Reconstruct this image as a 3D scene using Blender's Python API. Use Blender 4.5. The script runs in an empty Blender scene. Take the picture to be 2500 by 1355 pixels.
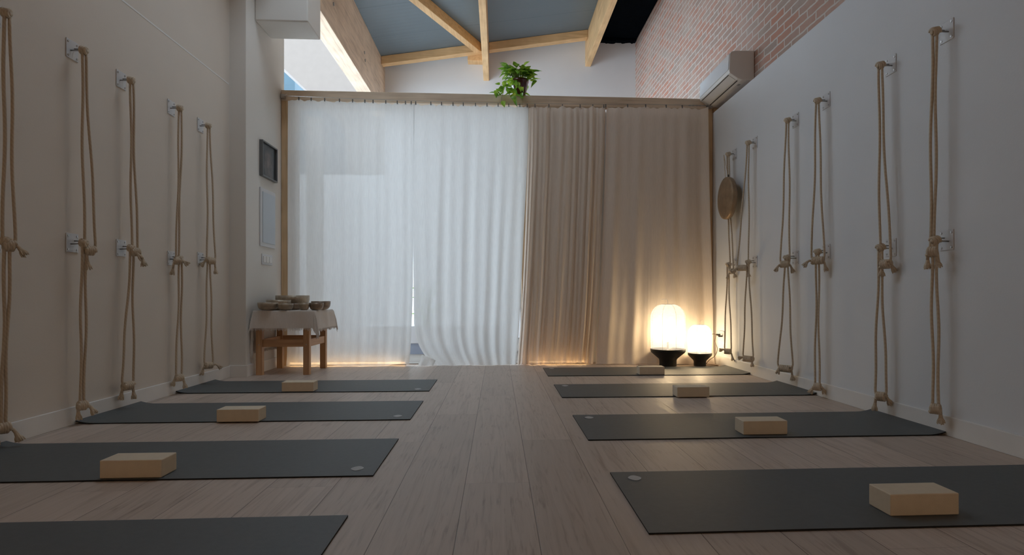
import bpy, bmesh, math, random
from mathutils import Vector, Matrix, noise

# ------------------------------------------------------------------ camera, world, lights
sc = bpy.context.scene
F, CX, CY, H = 1490.0, 1307.0, 724.0, 0.75          # focal length (px of a 2500 wide frame), principal point, eye height
TH = math.atan(92 / F); SN, CS = math.sin(TH), math.cos(TH)
cam = bpy.data.cameras.new('camera'); camo = bpy.data.objects.new('camera', cam)
sc.collection.objects.link(camo); sc.camera = camo
cam.sensor_width = 36; cam.lens = F / 2500 * 36
cam.shift_x = (1250 - CX) / 2500; cam.shift_y = (CY - 677.5) / 2500
cam.clip_start = 0.02; cam.clip_end = 200
camo.location = (0, 0, H); camo.rotation_euler = (math.pi / 2, 0, -TH)

sc.view_settings.view_transform = 'Standard'; sc.view_settings.look = 'None'
sc.view_settings.gamma = 1; sc.view_settings.exposure = 0.0

w = bpy.data.worlds.new('sky'); sc.world = w; w.use_nodes = True
bg = w.node_tree.nodes['Background']
bg.inputs[0].default_value = (0.72, 0.86, 1.0, 1); bg.inputs[1].default_value = 8.0

SKX, SKY_ = -1.2, 4.9            # centre of a roof skylight added only to brighten the studio
def portal(name, loc, rot, sx, sy):
    l = bpy.data.lights.new(name, 'AREA'); l.shape = 'RECTANGLE'; l.size = sx; l.size_y = sy
    l.cycles.is_portal = True
    o = bpy.data.objects.new(name, l); sc.collection.objects.link(o); o.location = loc; o.rotation_euler = rot
    return o
# daylight opening on the left of the glazed annex (light enters towards +X)
portal('daylight_portal', (-2.30, 8.95, 2.05), (0, -math.pi / 2, 0), 4.1, 4.3)
portal('added_skylight_portal', (SKX, SKY_, 5.35), (0, 0, 0), 1.0, 1.6)  # samples sky light through the added roof opening
# warm fill light added behind the camera, no real window there is known
rl = bpy.data.lights.new('rear_fill_light', 'AREA'); rl.shape = 'RECTANGLE'; rl.size = 3.0; rl.size_y = 1.9
rl.energy = 30; rl.color = (1.0, 0.72, 0.48)
ro = bpy.data.objects.new('rear_fill_light', rl); sc.collection.objects.link(ro)
ro.location = (0, -2.58, 1.75); ro.rotation_euler = (math.pi / 2, 0, math.pi)
sc.cycles.max_bounces = 12; sc.cycles.diffuse_bounces = 8; sc.cycles.transmission_bounces = 8
sc.cycles.transparent_max_bounces = 16
sc.cycles.sample_clamp_indirect = 6.0

# warm bulbs of the two floor lanterns: strength here, light objects are made in the lantern builder
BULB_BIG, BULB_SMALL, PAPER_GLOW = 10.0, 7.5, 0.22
STRIP_GLOW = 8.0

# ------------------------------------------------------------------ projection helpers (photo pixels -> real planes)
def y_on_x(px, X):
    return X / math.tan(math.atan((px - CX) / F) + TH)
def x_on_y(px, Y):
    return Y * math.tan(math.atan((px - CX) / F) + TH)
def z_at(py, X, Y):
    return H + (CY - py) / F * (X * SN + Y * CS)
def px_of(X, Y):
    return CX + F * (X * CS - Y * SN) / (X * SN + Y * CS)

# ------------------------------------------------------------------ materials
def new_mat(name):
    m = bpy.data.materials.new(name); m.use_nodes = True
    nt = m.node_tree; nt.nodes.clear()
    out = nt.nodes.new('ShaderNodeOutputMaterial')
    return m, nt, out
def N(nt, t, **k):
    n = nt.nodes.new(t)
    for a, v in k.items(): setattr(n, a, v)
    return n
def mathn(nt, op, a, b=None, c=None):
    n = nt.nodes.new('ShaderNodeMath'); n.operation = op
    for i, v in enumerate((a, b, c)):
        if v is None: continue
        if isinstance(v, (int, float)): n.inputs[i].default_value = v
        else: nt.links.new(v, n.inputs[i])
    return n.outputs[0]
def ramp(nt, fac, stops):
    r = nt.nodes.new('ShaderNodeValToRGB'); e = r.color_ramp.elements
    while len(e) < len(stops): e.new(0.5)
    for i, (p, c) in enumerate(stops):
        e[i].position = p; e[i].color = (*c, 1)
    nt.links.new(fac, r.inputs[0]); return r.outputs[0]
def plain(name, col, rough=0.6, var=0.05, scale=8.0, bump=0.0, bscale=60.0, metal=0.0, spec=0.5, stretch=(1, 1, 1), coat=0.0):
    m, nt, out = new_mat(name)
    b = N(nt, 'ShaderNodeBsdfPrincipled'); nt.links.new(b.outputs[0], out.inputs[0])
    b.inputs['Roughness'].default_value = rough; b.inputs['Metallic'].default_value = metal
    b.inputs['Specular IOR Level'].default_value = spec; b.inputs['Coat Weight'].default_value = coat
    tc = N(nt, 'ShaderNodeTexCoord'); mp = N(nt, 'ShaderNodeMapping'); mp.inputs['Scale'].default_value = stretch
    nt.links.new(tc.outputs['Object'], mp.inputs[0])
    no = N(nt, 'ShaderNodeTexNoise'); no.inputs['Scale'].default_value = scale; no.inputs['Detail'].default_value = 5
    nt.links.new(mp.outputs[0], no.inputs['Vector'])
    lo = tuple(max(0, c * (1 - var)) for c in col); hi = tuple(min(1, c * (1 + var)) for c in col)
    nt.links.new(ramp(nt, no.outputs[0], [(0.3, lo), (0.7, hi)]), b.inputs['Base Color'])
    if bump:
        n2 = N(nt, 'ShaderNodeTexNoise'); n2.inputs['Scale'].default_value = bscale; n2.inputs['Detail'].default_value = 4
        nt.links.new(mp.outputs[0], n2.inputs['Vector'])
        bp = N(nt, 'ShaderNodeBump'); bp.inputs['Strength'].default_value = bump; bp.inputs['Distance'].default_value = 0.01
        nt.links.new(n2.outputs[0], bp.inputs['Height']); nt.links.new(bp.outputs[0], b.inputs['Normal'])
    return m
def wood(name, light, dark, axis, rough=0.55, knots=0.0):
    m, nt, out = new_mat(name)
    b = N(nt, 'ShaderNodeBsdfPrincipled'); nt.links.new(b.outputs[0], out.inputs[0])
    b.inputs['Roughness'].default_value = rough
    tc = N(nt, 'ShaderNodeTexCoord'); mp = N(nt, 'ShaderNodeMapping')
    s = [14.0, 14.0, 14.0]; s[axis] = 0.9; mp.inputs['Scale'].default_value = s
    nt.links.new(tc.outputs['Object'], mp.inputs[0])
    no = N(nt, 'ShaderNodeTexNoise'); no.inputs['Scale'].default_value = 2.2; no.inputs['Detail'].default_value = 7
    no.inputs['Distortion'].default_value = 0.6
    nt.links.new(mp.outputs[0], no.inputs['Vector'])
    c = ramp(nt, no.outputs[0], [(0.30, dark), (0.5, light), (0.75, tuple(min(1, x * 1.08) for x in light))])
    n2 = N(nt, 'ShaderNodeTexNoise'); n2.inputs['Scale'].default_value = 3.0
    nt.links.new(tc.outputs['Object'], n2.inputs['Vector'])
    mx = N(nt, 'ShaderNodeMix', data_type='RGBA', blend_type='MULTIPLY'); mx.inputs[0].default_value = 1
    nt.links.new(c, mx.inputs[6])
    nt.links.new(ramp(nt, n2.outputs[0], [(0.25, (0.82, 0.80, 0.78)), (0.7, (1.05, 1.05, 1.05))]), mx.inputs[7])
    nt.links.new(mx.outputs[2], b.inputs['Base Color'])
    bp = N(nt, 'ShaderNodeBump'); bp.inputs['Strength'].default_value = 0.12; bp.inputs['Distance'].default_value = 0.005
    nt.links.new(no.outputs[0], bp.inputs['Height']); nt.links.new(bp.outputs[0], b.inputs['Normal'])
    return m
def floor_mat():
    m, nt, out = new_mat('laminate_planks')
    b = N(nt, 'ShaderNodeBsdfPrincipled'); nt.links.new(b.outputs[0], out.inputs[0])
    tc = N(nt, 'ShaderNodeTexCoord'); sp = N(nt, 'ShaderNodeSeparateXYZ'); nt.links.new(tc.outputs['Object'], sp.inputs[0])
    X, Y = sp.outputs[0], sp.outputs[1]
    r = mathn(nt, 'DIVIDE', mathn(nt, 'ADD', X, 0.13), 0.2575)
    row = mathn(nt, 'FLOOR', r); fx = mathn(nt, 'FRACT', r)
    # the three central planks carry the joints seen in the photo, others follow the same step
    off = mathn(nt, 'MULTIPLY', row, 0.725)
    yy = mathn(nt, 'DIVIDE', mathn(nt, 'SUBTRACT', mathn(nt, 'SUBTRACT', Y, 2.46), off), 2.17)
    idx = mathn(nt, 'FLOOR', yy); fy = mathn(nt, 'FRACT', yy)
    def edge(f, wd):
        d = mathn(nt, 'MINIMUM', f, mathn(nt, 'SUBTRACT', 1.0, f))
        return mathn(nt, 'SMOOTH_MIN', mathn(nt, 'DIVIDE', d, wd), 1.0, 0.1)
    ex = edge(fx, 0.010); ey = mathn(nt, 'ADD', mathn(nt, 'MULTIPLY', edge(fy, 0.0012), 0.55), 0.45)
    e = mathn(nt, 'MINIMUM', ex, ey)
    cv = N(nt, 'ShaderNodeCombineXYZ'); nt.links.new(row, cv.inputs[0]); nt.links.new(idx, cv.inputs[1])
    wn = N(nt, 'ShaderNodeTexWhiteNoise', noise_dimensions='3D'); nt.links.new(cv.outputs[0], wn.inputs['Vector'])
    # grain, different on each plank
    gv = N(nt, 'ShaderNodeCombineXYZ')
    nt.links.new(mathn(nt, 'MULTIPLY', X, 26), gv.inputs[0]); nt.links.new(mathn(nt, 'MULTIPLY', Y, 1.3), gv.inputs[1])
    nt.links.new(mathn(nt, 'MULTIPLY', wn.outputs[0], 40), gv.inputs[2])
    g = N(nt, 'ShaderNodeTexNoise'); g.inputs['Scale'].default_value = 1.6; g.inputs['Detail'].default_value = 8; g.inputs['Distortion'].default_value = 1.2
    nt.links.new(gv.outputs[0], g.inputs['Vector'])
    base = ramp(nt, g.outputs[0], [(0.28, (0.38, 0.30, 0.245)), (0.45, (0.50, 0.415, 0.35)), (0.7, (0.56, 0.47, 0.405))])
    # darker short flecks of brushed grain
    fv = N(nt, 'ShaderNodeCombineXYZ')
    nt.links.new(mathn(nt, 'MULTIPLY', X, 95), fv.inputs[0]); nt.links.new(mathn(nt, 'MULTIPLY', Y, 7), fv.inputs[1]); nt.links.new(wn.outputs[0], fv.inputs[2])
    fl = N(nt, 'ShaderNodeTexNoise'); fl.inputs['Scale'].default_value = 1.0; fl.inputs['Detail'].default_value = 3
    nt.links.new(fv.outputs[0], fl.inputs['Vector'])
    pv = N(nt, 'ShaderNodeTexNoise'); pv.inputs['Scale'].default_value = 3.5
    nt.links.new(tc.outputs['Object'], pv.inputs['Vector'])
    flf = ramp(nt, mathn(nt, 'MULTIPLY', fl.outputs[0], mathn(nt, 'ADD', pv.outputs[0], 0.35)), [(0.52, (1, 1, 1)), (0.66, (0.80, 0.77, 0.75))])
    m1 = N(nt, 'ShaderNodeMix', data_type='RGBA', blend_type='MULTIPLY'); m1.inputs[0].default_value = 1
    nt.links.new(base, m1.inputs[6]); nt.links.new(flf, m1.inputs[7])
    m2 = N(nt, 'ShaderNodeMix', data_type='RGBA', blend_type='MULTIPLY'); m2.inputs[0].default_value = 1
    nt.links.new(m1.outputs[2], m2.inputs[6]); nt.links.new(ramp(nt, wn.outputs[0], [(0, (0.88, 0.87, 0.86)), (1, (1.08, 1.06, 1.05))]), m2.inputs[7])
    m3 = N(nt, 'ShaderNodeMix', data_type='RGBA', blend_type='MULTIPLY'); m3.inputs[0].default_value = 1
    nt.links.new(m2.outputs[2], m3.inputs[6]); nt.links.new(ramp(nt, e, [(0.05, (0.18, 0.15, 0.13)), (0.8, (1, 1, 1))]), m3.inputs[7])
    nt.links.new(m3.outputs[2], b.inputs['Base Color'])
    nt.links.new(mathn(nt, 'ADD', mathn(nt, 'MULTIPLY', g.outputs[0], 0.25), 0.36), b.inputs['Roughness'])
    b.inputs['Specular IOR Level'].default_value = 0.45
    bp = N(nt, 'ShaderNodeBump'); bp.inputs['Strength'].default_value = 0.35; bp.inputs['Distance'].default_value = 0.0015
    nt.links.new(mathn(nt, 'ADD', e, mathn(nt, 'MULTIPLY', fl.outputs[0], 0.25)), bp.inputs['Height']); nt.links.new(bp.outputs[0], b.inputs['Normal'])
    return m
def brick_mat():
    m, nt, out = new_mat('whitewashed_brick')
    b = N(nt, 'ShaderNodeBsdfPrincipled'); nt.links.new(b.outputs[0], out.inputs[0]); b.inputs['Roughness'].default_value = 0.85
    tc = N(nt, 'ShaderNodeTexCoord'); sp = N(nt, 'ShaderNodeSeparateXYZ'); nt.links.new(tc.outputs['Object'], sp.inputs[0])
    cv = N(nt, 'ShaderNodeCombineXYZ'); nt.links.new(sp.outputs[1], cv.inputs[0]); nt.links.new(sp.outputs[2], cv.inputs[1])
    dn = N(nt, 'ShaderNodeTexNoise'); dn.inputs['Scale'].default_value = 9; nt.links.new(cv.outputs[0], dn.inputs['Vector'])
    va = N(nt, 'ShaderNodeVectorMath', operation='MULTIPLY_ADD'); nt.links.new(dn.outputs[1], va.inputs[0])
    va.inputs[1].default_value = (0.024, 0.020, 0); nt.links.new(cv.outputs[0], va.inputs[2])
    br = N(nt, 'ShaderNodeTexBrick'); nt.links.new(va.outputs[0], br.inputs['Vector'])
    br.inputs['Scale'].default_value = 1; br.inputs['Brick Width'].default_value = 0.27; br.inputs['Row Height'].default_value = 0.074
    br.inputs['Mortar Size'].default_value = 0.0085; br.inputs['Mortar Smooth'].default_value = 0.25; br.inputs['Bias'].default_value = 0.0
    br.inputs['Color1'].default_value = (0.52, 0.25, 0.175, 1); br.inputs['Color2'].default_value = (0.40, 0.30, 0.25, 1)
    br.inputs['Mortar'].default_value = (0.64, 0.59, 0.55, 1)
    n = N(nt, 'ShaderNodeTexNoise'); n.inputs['Scale'].default_value = 2.6; n.inputs['Detail'].default_value = 7; nt.links.new(tc.outputs['Object'], n.inputs['Vector'])
    mx = N(nt, 'ShaderNodeMix', data_type='RGBA'); nt.links.new(ramp(nt, n.outputs[0], [(0.40, (0.03,) * 3), (0.75, (0.55,) * 3)]), mx.inputs[0])
    nt.links.new(br.outputs[0], mx.inputs[6]); mx.inputs[7].default_value = (0.56, 0.49, 0.43, 1)
    nt.links.new(mx.outputs[2], b.inputs['Base Color'])
    n3 = N(nt, 'ShaderNodeTexNoise'); n3.inputs['Scale'].default_value = 45; nt.links.new(tc.outputs['Object'], n3.inputs['Vector'])
    bp = N(nt, 'ShaderNodeBump'); bp.inputs['Strength'].default_value = 0.5; bp.inputs['Distance'].default_value = 0.006
    nt.links.new(mathn(nt, 'ADD', mathn(nt, 'SUBTRACT', 1.0, br.outputs[1]), mathn(nt, 'MULTIPLY', n3.outputs[0], 0.3)), bp.inputs['Height'])
    nt.links.new(bp.outputs[0], b.inputs['Normal'])
    return m
def cloth_mat(name, col, trans=0.5, clear=0.0, weave=420.0, wbump=0.10):
    m, nt, out = new_mat(name)
    tc = N(nt, 'ShaderNodeTexCoord')
    no = N(nt, 'ShaderNodeTexNoise'); no.inputs['Scale'].default_value = 30; no.inputs['Detail'].default_value = 6
    mp = N(nt, 'ShaderNodeMapping'); mp.inputs['Scale'].default_value = (6, 6, 0.35); nt.links.new(tc.outputs['Object'], mp.inputs[0]); nt.links.new(mp.outputs[0], no.inputs['Vector'])
    c = ramp(nt, no.outputs[0], [(0.3, tuple(x * 0.92 for x in col)), (0.7, col)])
    d = N(nt, 'ShaderNodeBsdfDiffuse'); t = N(nt, 'ShaderNodeBsdfTranslucent'); nt.links.new(c, d.inputs[0]); nt.links.new(c, t.inputs[0])
    ms = N(nt, 'ShaderNodeMixShader'); ms.inputs[0].default_value = trans
    nt.links.new(d.outputs[0], ms.inputs[1]); nt.links.new(t.outputs[0], ms.inputs[2])
    wv = N(nt, 'ShaderNodeTexNoise'); wv.inputs['Scale'].default_value = weave; nt.links.new(tc.outputs['Object'], wv.inputs['Vector'])
    n5 = N(nt, 'ShaderNodeTexNoise'); n5.inputs['Scale'].default_value = 14; n5.inputs['Detail'].default_value = 3; nt.links.new(tc.outputs['Object'], n5.inputs['Vector'])
    bp = N(nt, 'ShaderNodeBump'); bp.inputs['Strength'].default_value = wbump; bp.inputs['Distance'].default_value = 0.01
    nt.links.new(mathn(nt, 'ADD', mathn(nt, 'MULTIPLY', wv.outputs[0], 0.3), n5.outputs[0]), bp.inputs['Height'])
    nt.links.new(bp.outputs[0], d.inputs['Normal'])
    last = ms.outputs[0]
    if clear:
        tr = N(nt, 'ShaderNodeBsdfTransparent'); m2 = N(nt, 'ShaderNodeMixShader'); m2.inputs[0].default_value = clear
        nt.links.new(last, m2.inputs[1]); nt.links.new(tr.outputs[0], m2.inputs[2]); last = m2.outputs[0]
    nt.links.new(last, out.inputs[0])
    return m
def paper_mat(name, glow, clear=0.4):
    # translucent lantern paper on a wire cage, lit by the bulb inside
    m, nt, out = new_mat(name)
    tc = N(nt, 'ShaderNodeTexCoord'); sp = N(nt, 'ShaderNodeSeparateXYZ'); nt.links.new(tc.outputs['Object'], sp.inputs[0])
    rib = mathn(nt, 'SINE', mathn(nt, 'MULTIPLY', sp.outputs[2], 2 * math.pi / 0.0125))
    fac = mathn(nt, 'GREATER_THAN', rib, 0.72)
    mx = N(nt, 'ShaderNodeMix', data_type='RGBA'); nt.links.new(fac, mx.inputs[0]); mx.inputs[6].default_value = (0.52, 0.53, 0.55, 1); mx.inputs[7].default_value = (0.40, 0.40, 0.40, 1)
    d = N(nt, 'ShaderNodeBsdfDiffuse'); t = N(nt, 'ShaderNodeBsdfTranslucent')
    nt.links.new(mx.outputs[2], d.inputs[0]); nt.links.new(mx.outputs[2], t.inputs[0])
    a = N(nt, 'ShaderNodeMixShader'); a.inputs[0].default_value = 0.35; nt.links.new(d.outputs[0], a.inputs[1]); nt.links.new(t.outputs[0], a.inputs[2])
    tr = N(nt, 'ShaderNodeBsdfTransparent'); b2 = N(nt, 'ShaderNodeMixShader'); b2.inputs[0].default_value = clear
    nt.links.new(a.outputs[0], b2.inputs[1]); nt.links.new(tr.outputs[0], b2.inputs[2])
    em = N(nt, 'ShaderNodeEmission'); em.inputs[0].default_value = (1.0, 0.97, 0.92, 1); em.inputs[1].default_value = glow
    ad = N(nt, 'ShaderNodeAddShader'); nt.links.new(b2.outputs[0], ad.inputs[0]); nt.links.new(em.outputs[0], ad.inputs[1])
    nt.links.new(ad.outputs[0], out.inputs[0])
    return m
def emit_mat(name, col, s):
    m, nt, out = new_mat(name); e = N(nt, 'ShaderNodeEmission'); e.inputs[0].default_value = (*col, 1); e.inputs[1].default_value = s
    nt.links.new(e.outputs[0], out.inputs[0]); return m
def rope_mat():
    m, nt, out = new_mat('cotton_rope')
    b = N(nt, 'ShaderNodeBsdfPrincipled'); nt.links.new(b.outputs[0], out.inputs[0]); b.inputs['Roughness'].default_value = 0.9
    tc = N(nt, 'ShaderNodeTexCoord')
    wv = N(nt, 'ShaderNodeTexWave', wave_type='BANDS', bands_direction='DIAGONAL'); wv.inputs['Scale'].default_value = 26; wv.inputs['Distortion'].default_value = 1.5
    nt.links.new(tc.outputs['Object'], wv.inputs['Vector'])
    nt.links.new(ramp(nt, wv.outputs[1], [(0.0, (0.50, 0.415, 0.315)), (1.0, (0.56, 0.475, 0.365))]), b.inputs['Base Color'])
    bp = N(nt, 'ShaderNodeBump'); bp.inputs['Strength'].default_value = 0.35; bp.inputs['Distance'].default_value = 0.001
    nt.links.new(wv.outputs[1], bp.inputs['Height']); nt.links.new(bp.outputs[0], b.inputs['Normal'])
    return m
def panel_mat():
    m, nt, out = new_mat('roof_sandwich_panel')
    b = N(nt, 'ShaderNodeBsdfPrincipled'); nt.links.new(b.outputs[0], out.inputs[0]); b.inputs['Roughness'].default_value = 0.42
    tc = N(nt, 'ShaderNodeTexCoord'); sp = N(nt, 'ShaderNodeSeparateXYZ'); nt.links.new(tc.outputs['Object'], sp.inputs[0])
    s = mathn(nt, 'SINE', mathn(nt, 'MULTIPLY', sp.outputs[1], 2 * math.pi / 0.11))
    big = mathn(nt, 'FRACT', mathn(nt, 'DIVIDE', sp.outputs[1], 1.0))
    seam = mathn(nt, 'GREATER_THAN', big, 0.992)
    mx = N(nt, 'ShaderNodeMix', data_type='RGBA'); nt.links.new(seam, mx.inputs[0]); mx.inputs[6].default_value = (0.135, 0.176, 0.203, 1); mx.inputs[7].default_value = (0.07, 0.10, 0.12, 1)
    nt.links.new(mx.outputs[2], b.inputs['Base Color'])
    bp = N(nt, 'ShaderNodeBump'); bp.inputs['Strength'].default_value = 0.3; bp.inputs['Distance'].default_value = 0.0012
    nt.links.new(s, bp.inputs['Height']); nt.links.new(bp.outputs[0], b.inputs['Normal'])
    return m

M_CREAM = plain('cream_paint', (0.66, 0.60, 0.53), 0.75, 0.02, 2.0, 0.05, 90)
M_WHITE = plain('white_paint', (0.675, 0.695, 0.72), 0.7, 0.02, 2.0, 0.05, 90)
M_PIER = plain('pier_paint', (0.70, 0.68, 0.64), 0.7, 0.02, 2.0, 0.05, 90)
M_GABLE = plain('gable_paint', (0.76, 0.76, 0.76), 0.7, 0.02, 2.0, 0.04, 90)
M_BASEB = plain('white_baseboard', (0.74, 0.73, 0.71), 0.45, 0.02)
M_FLOOR = floor_mat(); M_BRICK = brick_mat(); M_PANEL = panel_mat(); M_ROPE = rope_mat()
M_BEAM_Y = wood('rafter_pine_along', (0.80, 0.53, 0.27), (0.68, 0.41, 0.19), 1)
M_BEAM_A = wood('glulam_pale', (0.80, 0.62, 0.46), (0.62, 0.46, 0.33), 1)
M_BEAM_X = wood('glulam_across', (0.80, 0.53, 0.27), (0.66, 0.40, 0.19), 0)
M_FRAME_X = wood('pine_rail', (0.68, 0.55, 0.41), (0.56, 0.43, 0.31), 0)
M_POST = wood('pine_post', (0.60, 0.43, 0.26), (0.48, 0.33, 0.18), 2)
M_TABLE = wood('orange_pine', (0.56, 0.33, 0.17), (0.44, 0.24, 0.12), 2, 0.5)
M_TABLE_X = wood('orange_pine_rail', (0.54, 0.31, 0.16), (0.42, 0.22, 0.11), 0, 0.5)
M_TABLE_Y = wood('orange_pine_side', (0.54, 0.31, 0.16), (0.42, 0.22, 0.11), 1, 0.5)
M_DARK = plain('black_felt', (0.0015, 0.003, 0.005), 0.98, 0.3, 12, 0.3, 20, spec=0.05)
M_CURT = cloth_mat('sheer_linen', (0.84, 0.845, 0.83), 0.44, 0.06)
M_CURT2 = cloth_mat('linen', (0.90, 0.80, 0.70), 0.32, 0.03)
M_TCLOTH = cloth_mat('cotton_throw', (0.74, 0.68, 0.62), 0.15, 0.0, 300, 0.2)
M_MAT = plain('mat_rubber', (0.090, 0.099, 0.102), 0.56, 0.06, 40, 0.12, 420, spec=0.45)
M_MATE = plain('mat_edge', (0.012, 0.012, 0.012), 0.9, 0.1)
M_LOGO = plain('mat_mark', (0.42, 0.42, 0.42), 0.6, 0.12, 160)
M_BLOCK = plain('foam_block', (0.66, 0.56, 0.42), 0.8, 0.03, 30, 0.10, 300)
M_METAL = plain('white_enamel', (0.60, 0.61, 0.63), 0.35, 0.03)
M_STEEL = plain('steel', (0.45, 0.44, 0.43), 0.35, 0.05, metal=0.9)
M_BLACK = plain('black_base', (0.013, 0.012, 0.010), 0.45, 0.2)
M_BRONZE = plain('hammered_bronze', (0.38, 0.31, 0.23), 0.42, 0.22, 22, 0.35, 55, metal=0.35)
M_BRONZE2 = plain('dark_bronze', (0.24, 0.18, 0.13), 0.40, 0.25, 22, 0.3, 55, metal=0.35)
M_GONG = plain('gong_bronze', (0.30, 0.21, 0.13), 0.48, 0.25, 12, 0.3, 30, metal=0.4)
M_AC = plain('ac_plastic', (0.74, 0.73, 0.71), 0.35, 0.01)
M_ACF = plain('ac_gloss_front', (0.72, 0.76, 0.80), 0.12, 0.01, coat=0.6)
M_SLOT = plain('dark_slot', (0.03, 0.03, 0.03), 0.6, 0.1)
M_CORD = plain('brown_cord', (0.10, 0.055, 0.02), 0.6, 0.1)
M_POT = plain('plum_glaze', (0.07, 0.012, 0.014), 0.12, 0.1, coat=0.5)
def leaf_mat():
    m, nt, out = new_mat('pothos_leaf'); b = N(nt, 'ShaderNodeBsdfPrincipled'); b.inputs['Roughness'].default_value = 0.35
    tc = N(nt, 'ShaderNodeTexCoord'); n = N(nt, 'ShaderNodeTexNoise'); n.inputs['Scale'].default_value = 16; n.inputs['Detail'].default_value = 3; nt.links.new(tc.outputs['Object'], n.inputs['Vector'])
    c = ramp(nt, n.outputs[0], [(0.32, (0.10, 0.27, 0.03)), (0.5, (0.26, 0.48, 0.045)), (0.68, (0.55, 0.72, 0.10))]); nt.links.new(c, b.inputs['Base Color'])
    t = N(nt, 'ShaderNodeBsdfTranslucent'); nt.links.new(c, t.inputs[0]); ms = N(nt, 'ShaderNodeMixShader'); ms.inputs[0].default_value = 0.35
    nt.links.new(b.outputs[0], ms.inputs[1]); nt.links.new(t.outputs[0], ms.inputs[2]); nt.links.new(ms.outputs[0], out.inputs[0]); return m
M_LEAF = leaf_mat()
M_STEM = plain('pothos_stem', (0.22, 0.30, 0.08), 0.5, 0.1)
M_FRAMEG = plain('grey_frame', (0.13, 0.135, 0.135), 0.4, 0.05)
M_PANELW = plain('panel_door_blue_white', (0.52, 0.58, 0.64), 0.4, 0.01)
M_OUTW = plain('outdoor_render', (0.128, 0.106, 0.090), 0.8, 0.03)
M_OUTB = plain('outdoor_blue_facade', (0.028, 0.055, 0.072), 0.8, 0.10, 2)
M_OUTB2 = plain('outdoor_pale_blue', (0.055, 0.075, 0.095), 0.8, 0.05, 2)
M_OUTF = plain('courtyard_paving', (0.26, 0.23, 0.20), 0.8, 0.06, 5)
M_STUC = plain('courtyard_stucco', (0.40, 0.40, 0.40), 0.9, 0.12, 26, 0.4, 30)
M_PLANTER = plain('planter_white', (0.72, 0.72, 0.74), 0.6, 0.02)
M_PLANTERB = plain('planter_plinth', (0.32, 0.36, 0.45), 0.6, 0.02)

# ------------------------------------------------------------------ mesh helpers
COL = sc.collection
def tag(o, label=None, cat=None, group=None, kind=None):
    if label: o['label'] = label
    if cat: o['category'] = cat
    if group: o['group'] = group
    if kind: o['kind'] = kind
    return o
def empty(name, loc, label, cat, group=None):
    o = bpy.data.objects.new(name, None); COL.objects.link(o); o.location = loc; o.empty_display_size = 0.1
    return tag(o, label, cat, group)
def link(name, bm, mat, parent=None, smooth=False, origin=None, bevel=0.0, seg=2, sharp=None):
    """bm is in world coordinates; the mesh is stored relative to its parent (or to its own base)."""
    if parent is not None: org = parent_world(parent)
    elif origin is not None: org = Vector(origin)
    else:
        xs = [v.co for v in bm.verts]
        org = Vector(((min(v.x for v in xs) + max(v.x for v in xs)) / 2, (min(v.y for v in xs) + max(v.y for v in xs)) / 2, min(v.z for v in xs)))
    bmesh.ops.translate(bm, verts=bm.verts, vec=-org)
    me = bpy.data.meshes.new(name); bm.to_mesh(me); bm.free()
    o = bpy.data.objects.new(name, me); COL.objects.link(o)
    for mm in (mat if isinstance(mat, (list, tuple)) else [mat]): me.materials.append(mm)
    if smooth:
        for p in me.polygons: p.use_smooth = True
    if parent is not None: o.parent = parent
    else: o.location = org
    if bevel:
        md = o.modifiers.new('bevel', 'BEVEL'); md.width = bevel; md.segments = seg; md.limit_method = 'ANGLE'; md.angle_limit = math.radians(40)
    return o
def parent_world(p):
    v = Vector(p.location)
    while p.parent is not None:
        p = p.parent; v = v + Vector(p.location)
    return v
def box(bm, x0, x1, y0, y1, z0, z1):
    vs = [bm.verts.new((x, y, z)) for x in (x0, x1) for y in (y0, y1) for z in (z0, z1)]
    for f in ((0, 1, 3, 2), (4, 6, 7, 5), (0, 4, 5, 1), (2, 3, 7, 6), (0, 2, 6, 4), (1, 5, 7, 3)):
        bm.faces.new([vs[i] for i in f])
    return vs
def B(*a):
    bm = bmesh.new(); box(bm, *a); return bm
def prism(bm, pts, vec):
    a = [bm.verts.new(p) for p in pts]; b = [bm.verts.new(Vector(p) + Vector(vec)) for p in pts]; n = len(a)
    bm.faces.new(a[::-1]); bm.faces.new(b)
    for i in range(n): bm.faces.new((a[i], a[(i + 1) % n], b[(i + 1) % n], b[i]))
    bmesh.ops.recalc_face_normals(bm, faces=bm.faces)
def tube(bm, path, r, n=8, closed=False, cap=True):
    P = [Vector(p) for p in path]; L = len(P); rings = []
    R = r if isinstance(r, (list, tuple)) else [r] * L
    up = None
    for i, p in enumerate(P):
        if closed: t = (P[(i + 1) % L] - P[i - 1])
        else: t = P[min(i + 1, L - 1)] - P[max(i - 1, 0)]
        if t.length < 1e-9: t = Vector((0, 0, 1))
        t.normalize()
        if up is None:
            up = t.orthogonal().normalized()
        up = (up - t * up.dot(t))
        if up.length < 1e-6: up = t.orthogonal()
        up.normalize(); sd = t.cross(up)
        rings.append([bm.verts.new(p + (up * math.cos(2 * math.pi * k / n) + sd * math.sin(2 * math.pi * k / n)) * R[i]) for k in range(n)])
    m = L if closed else L - 1
    for i in range(m):
        a, b = rings[i], rings[(i + 1) % L]
        for k in range(n): bm.faces.new((a[k], a[(k + 1) % n], b[(k + 1) % n], b[k]))
    if cap and not closed:
        bm.faces.new(rings[0][::-1]); bm.faces.new(rings[-1])
def lathe(bm, prof, cx, cy, cz, n=32, cap0=True, cap1=False):
    rings = []
    for r, z in prof:
        rings.append([bm.verts.new((cx + r * math.cos(2 * math.pi * k / n), cy + r * math.sin(2 * math.pi * k / n), cz + z)) for k in range(n)])
    for a, b in zip(rings, rings[1:]):
        for k in range(n): bm.faces.new((a[k], a[(k + 1) % n], b[(k + 1) % n], b[k]))
    if cap0: bm.faces.new(rings[0][::-1])
    if cap1: bm.faces.new(rings[-1])
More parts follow.
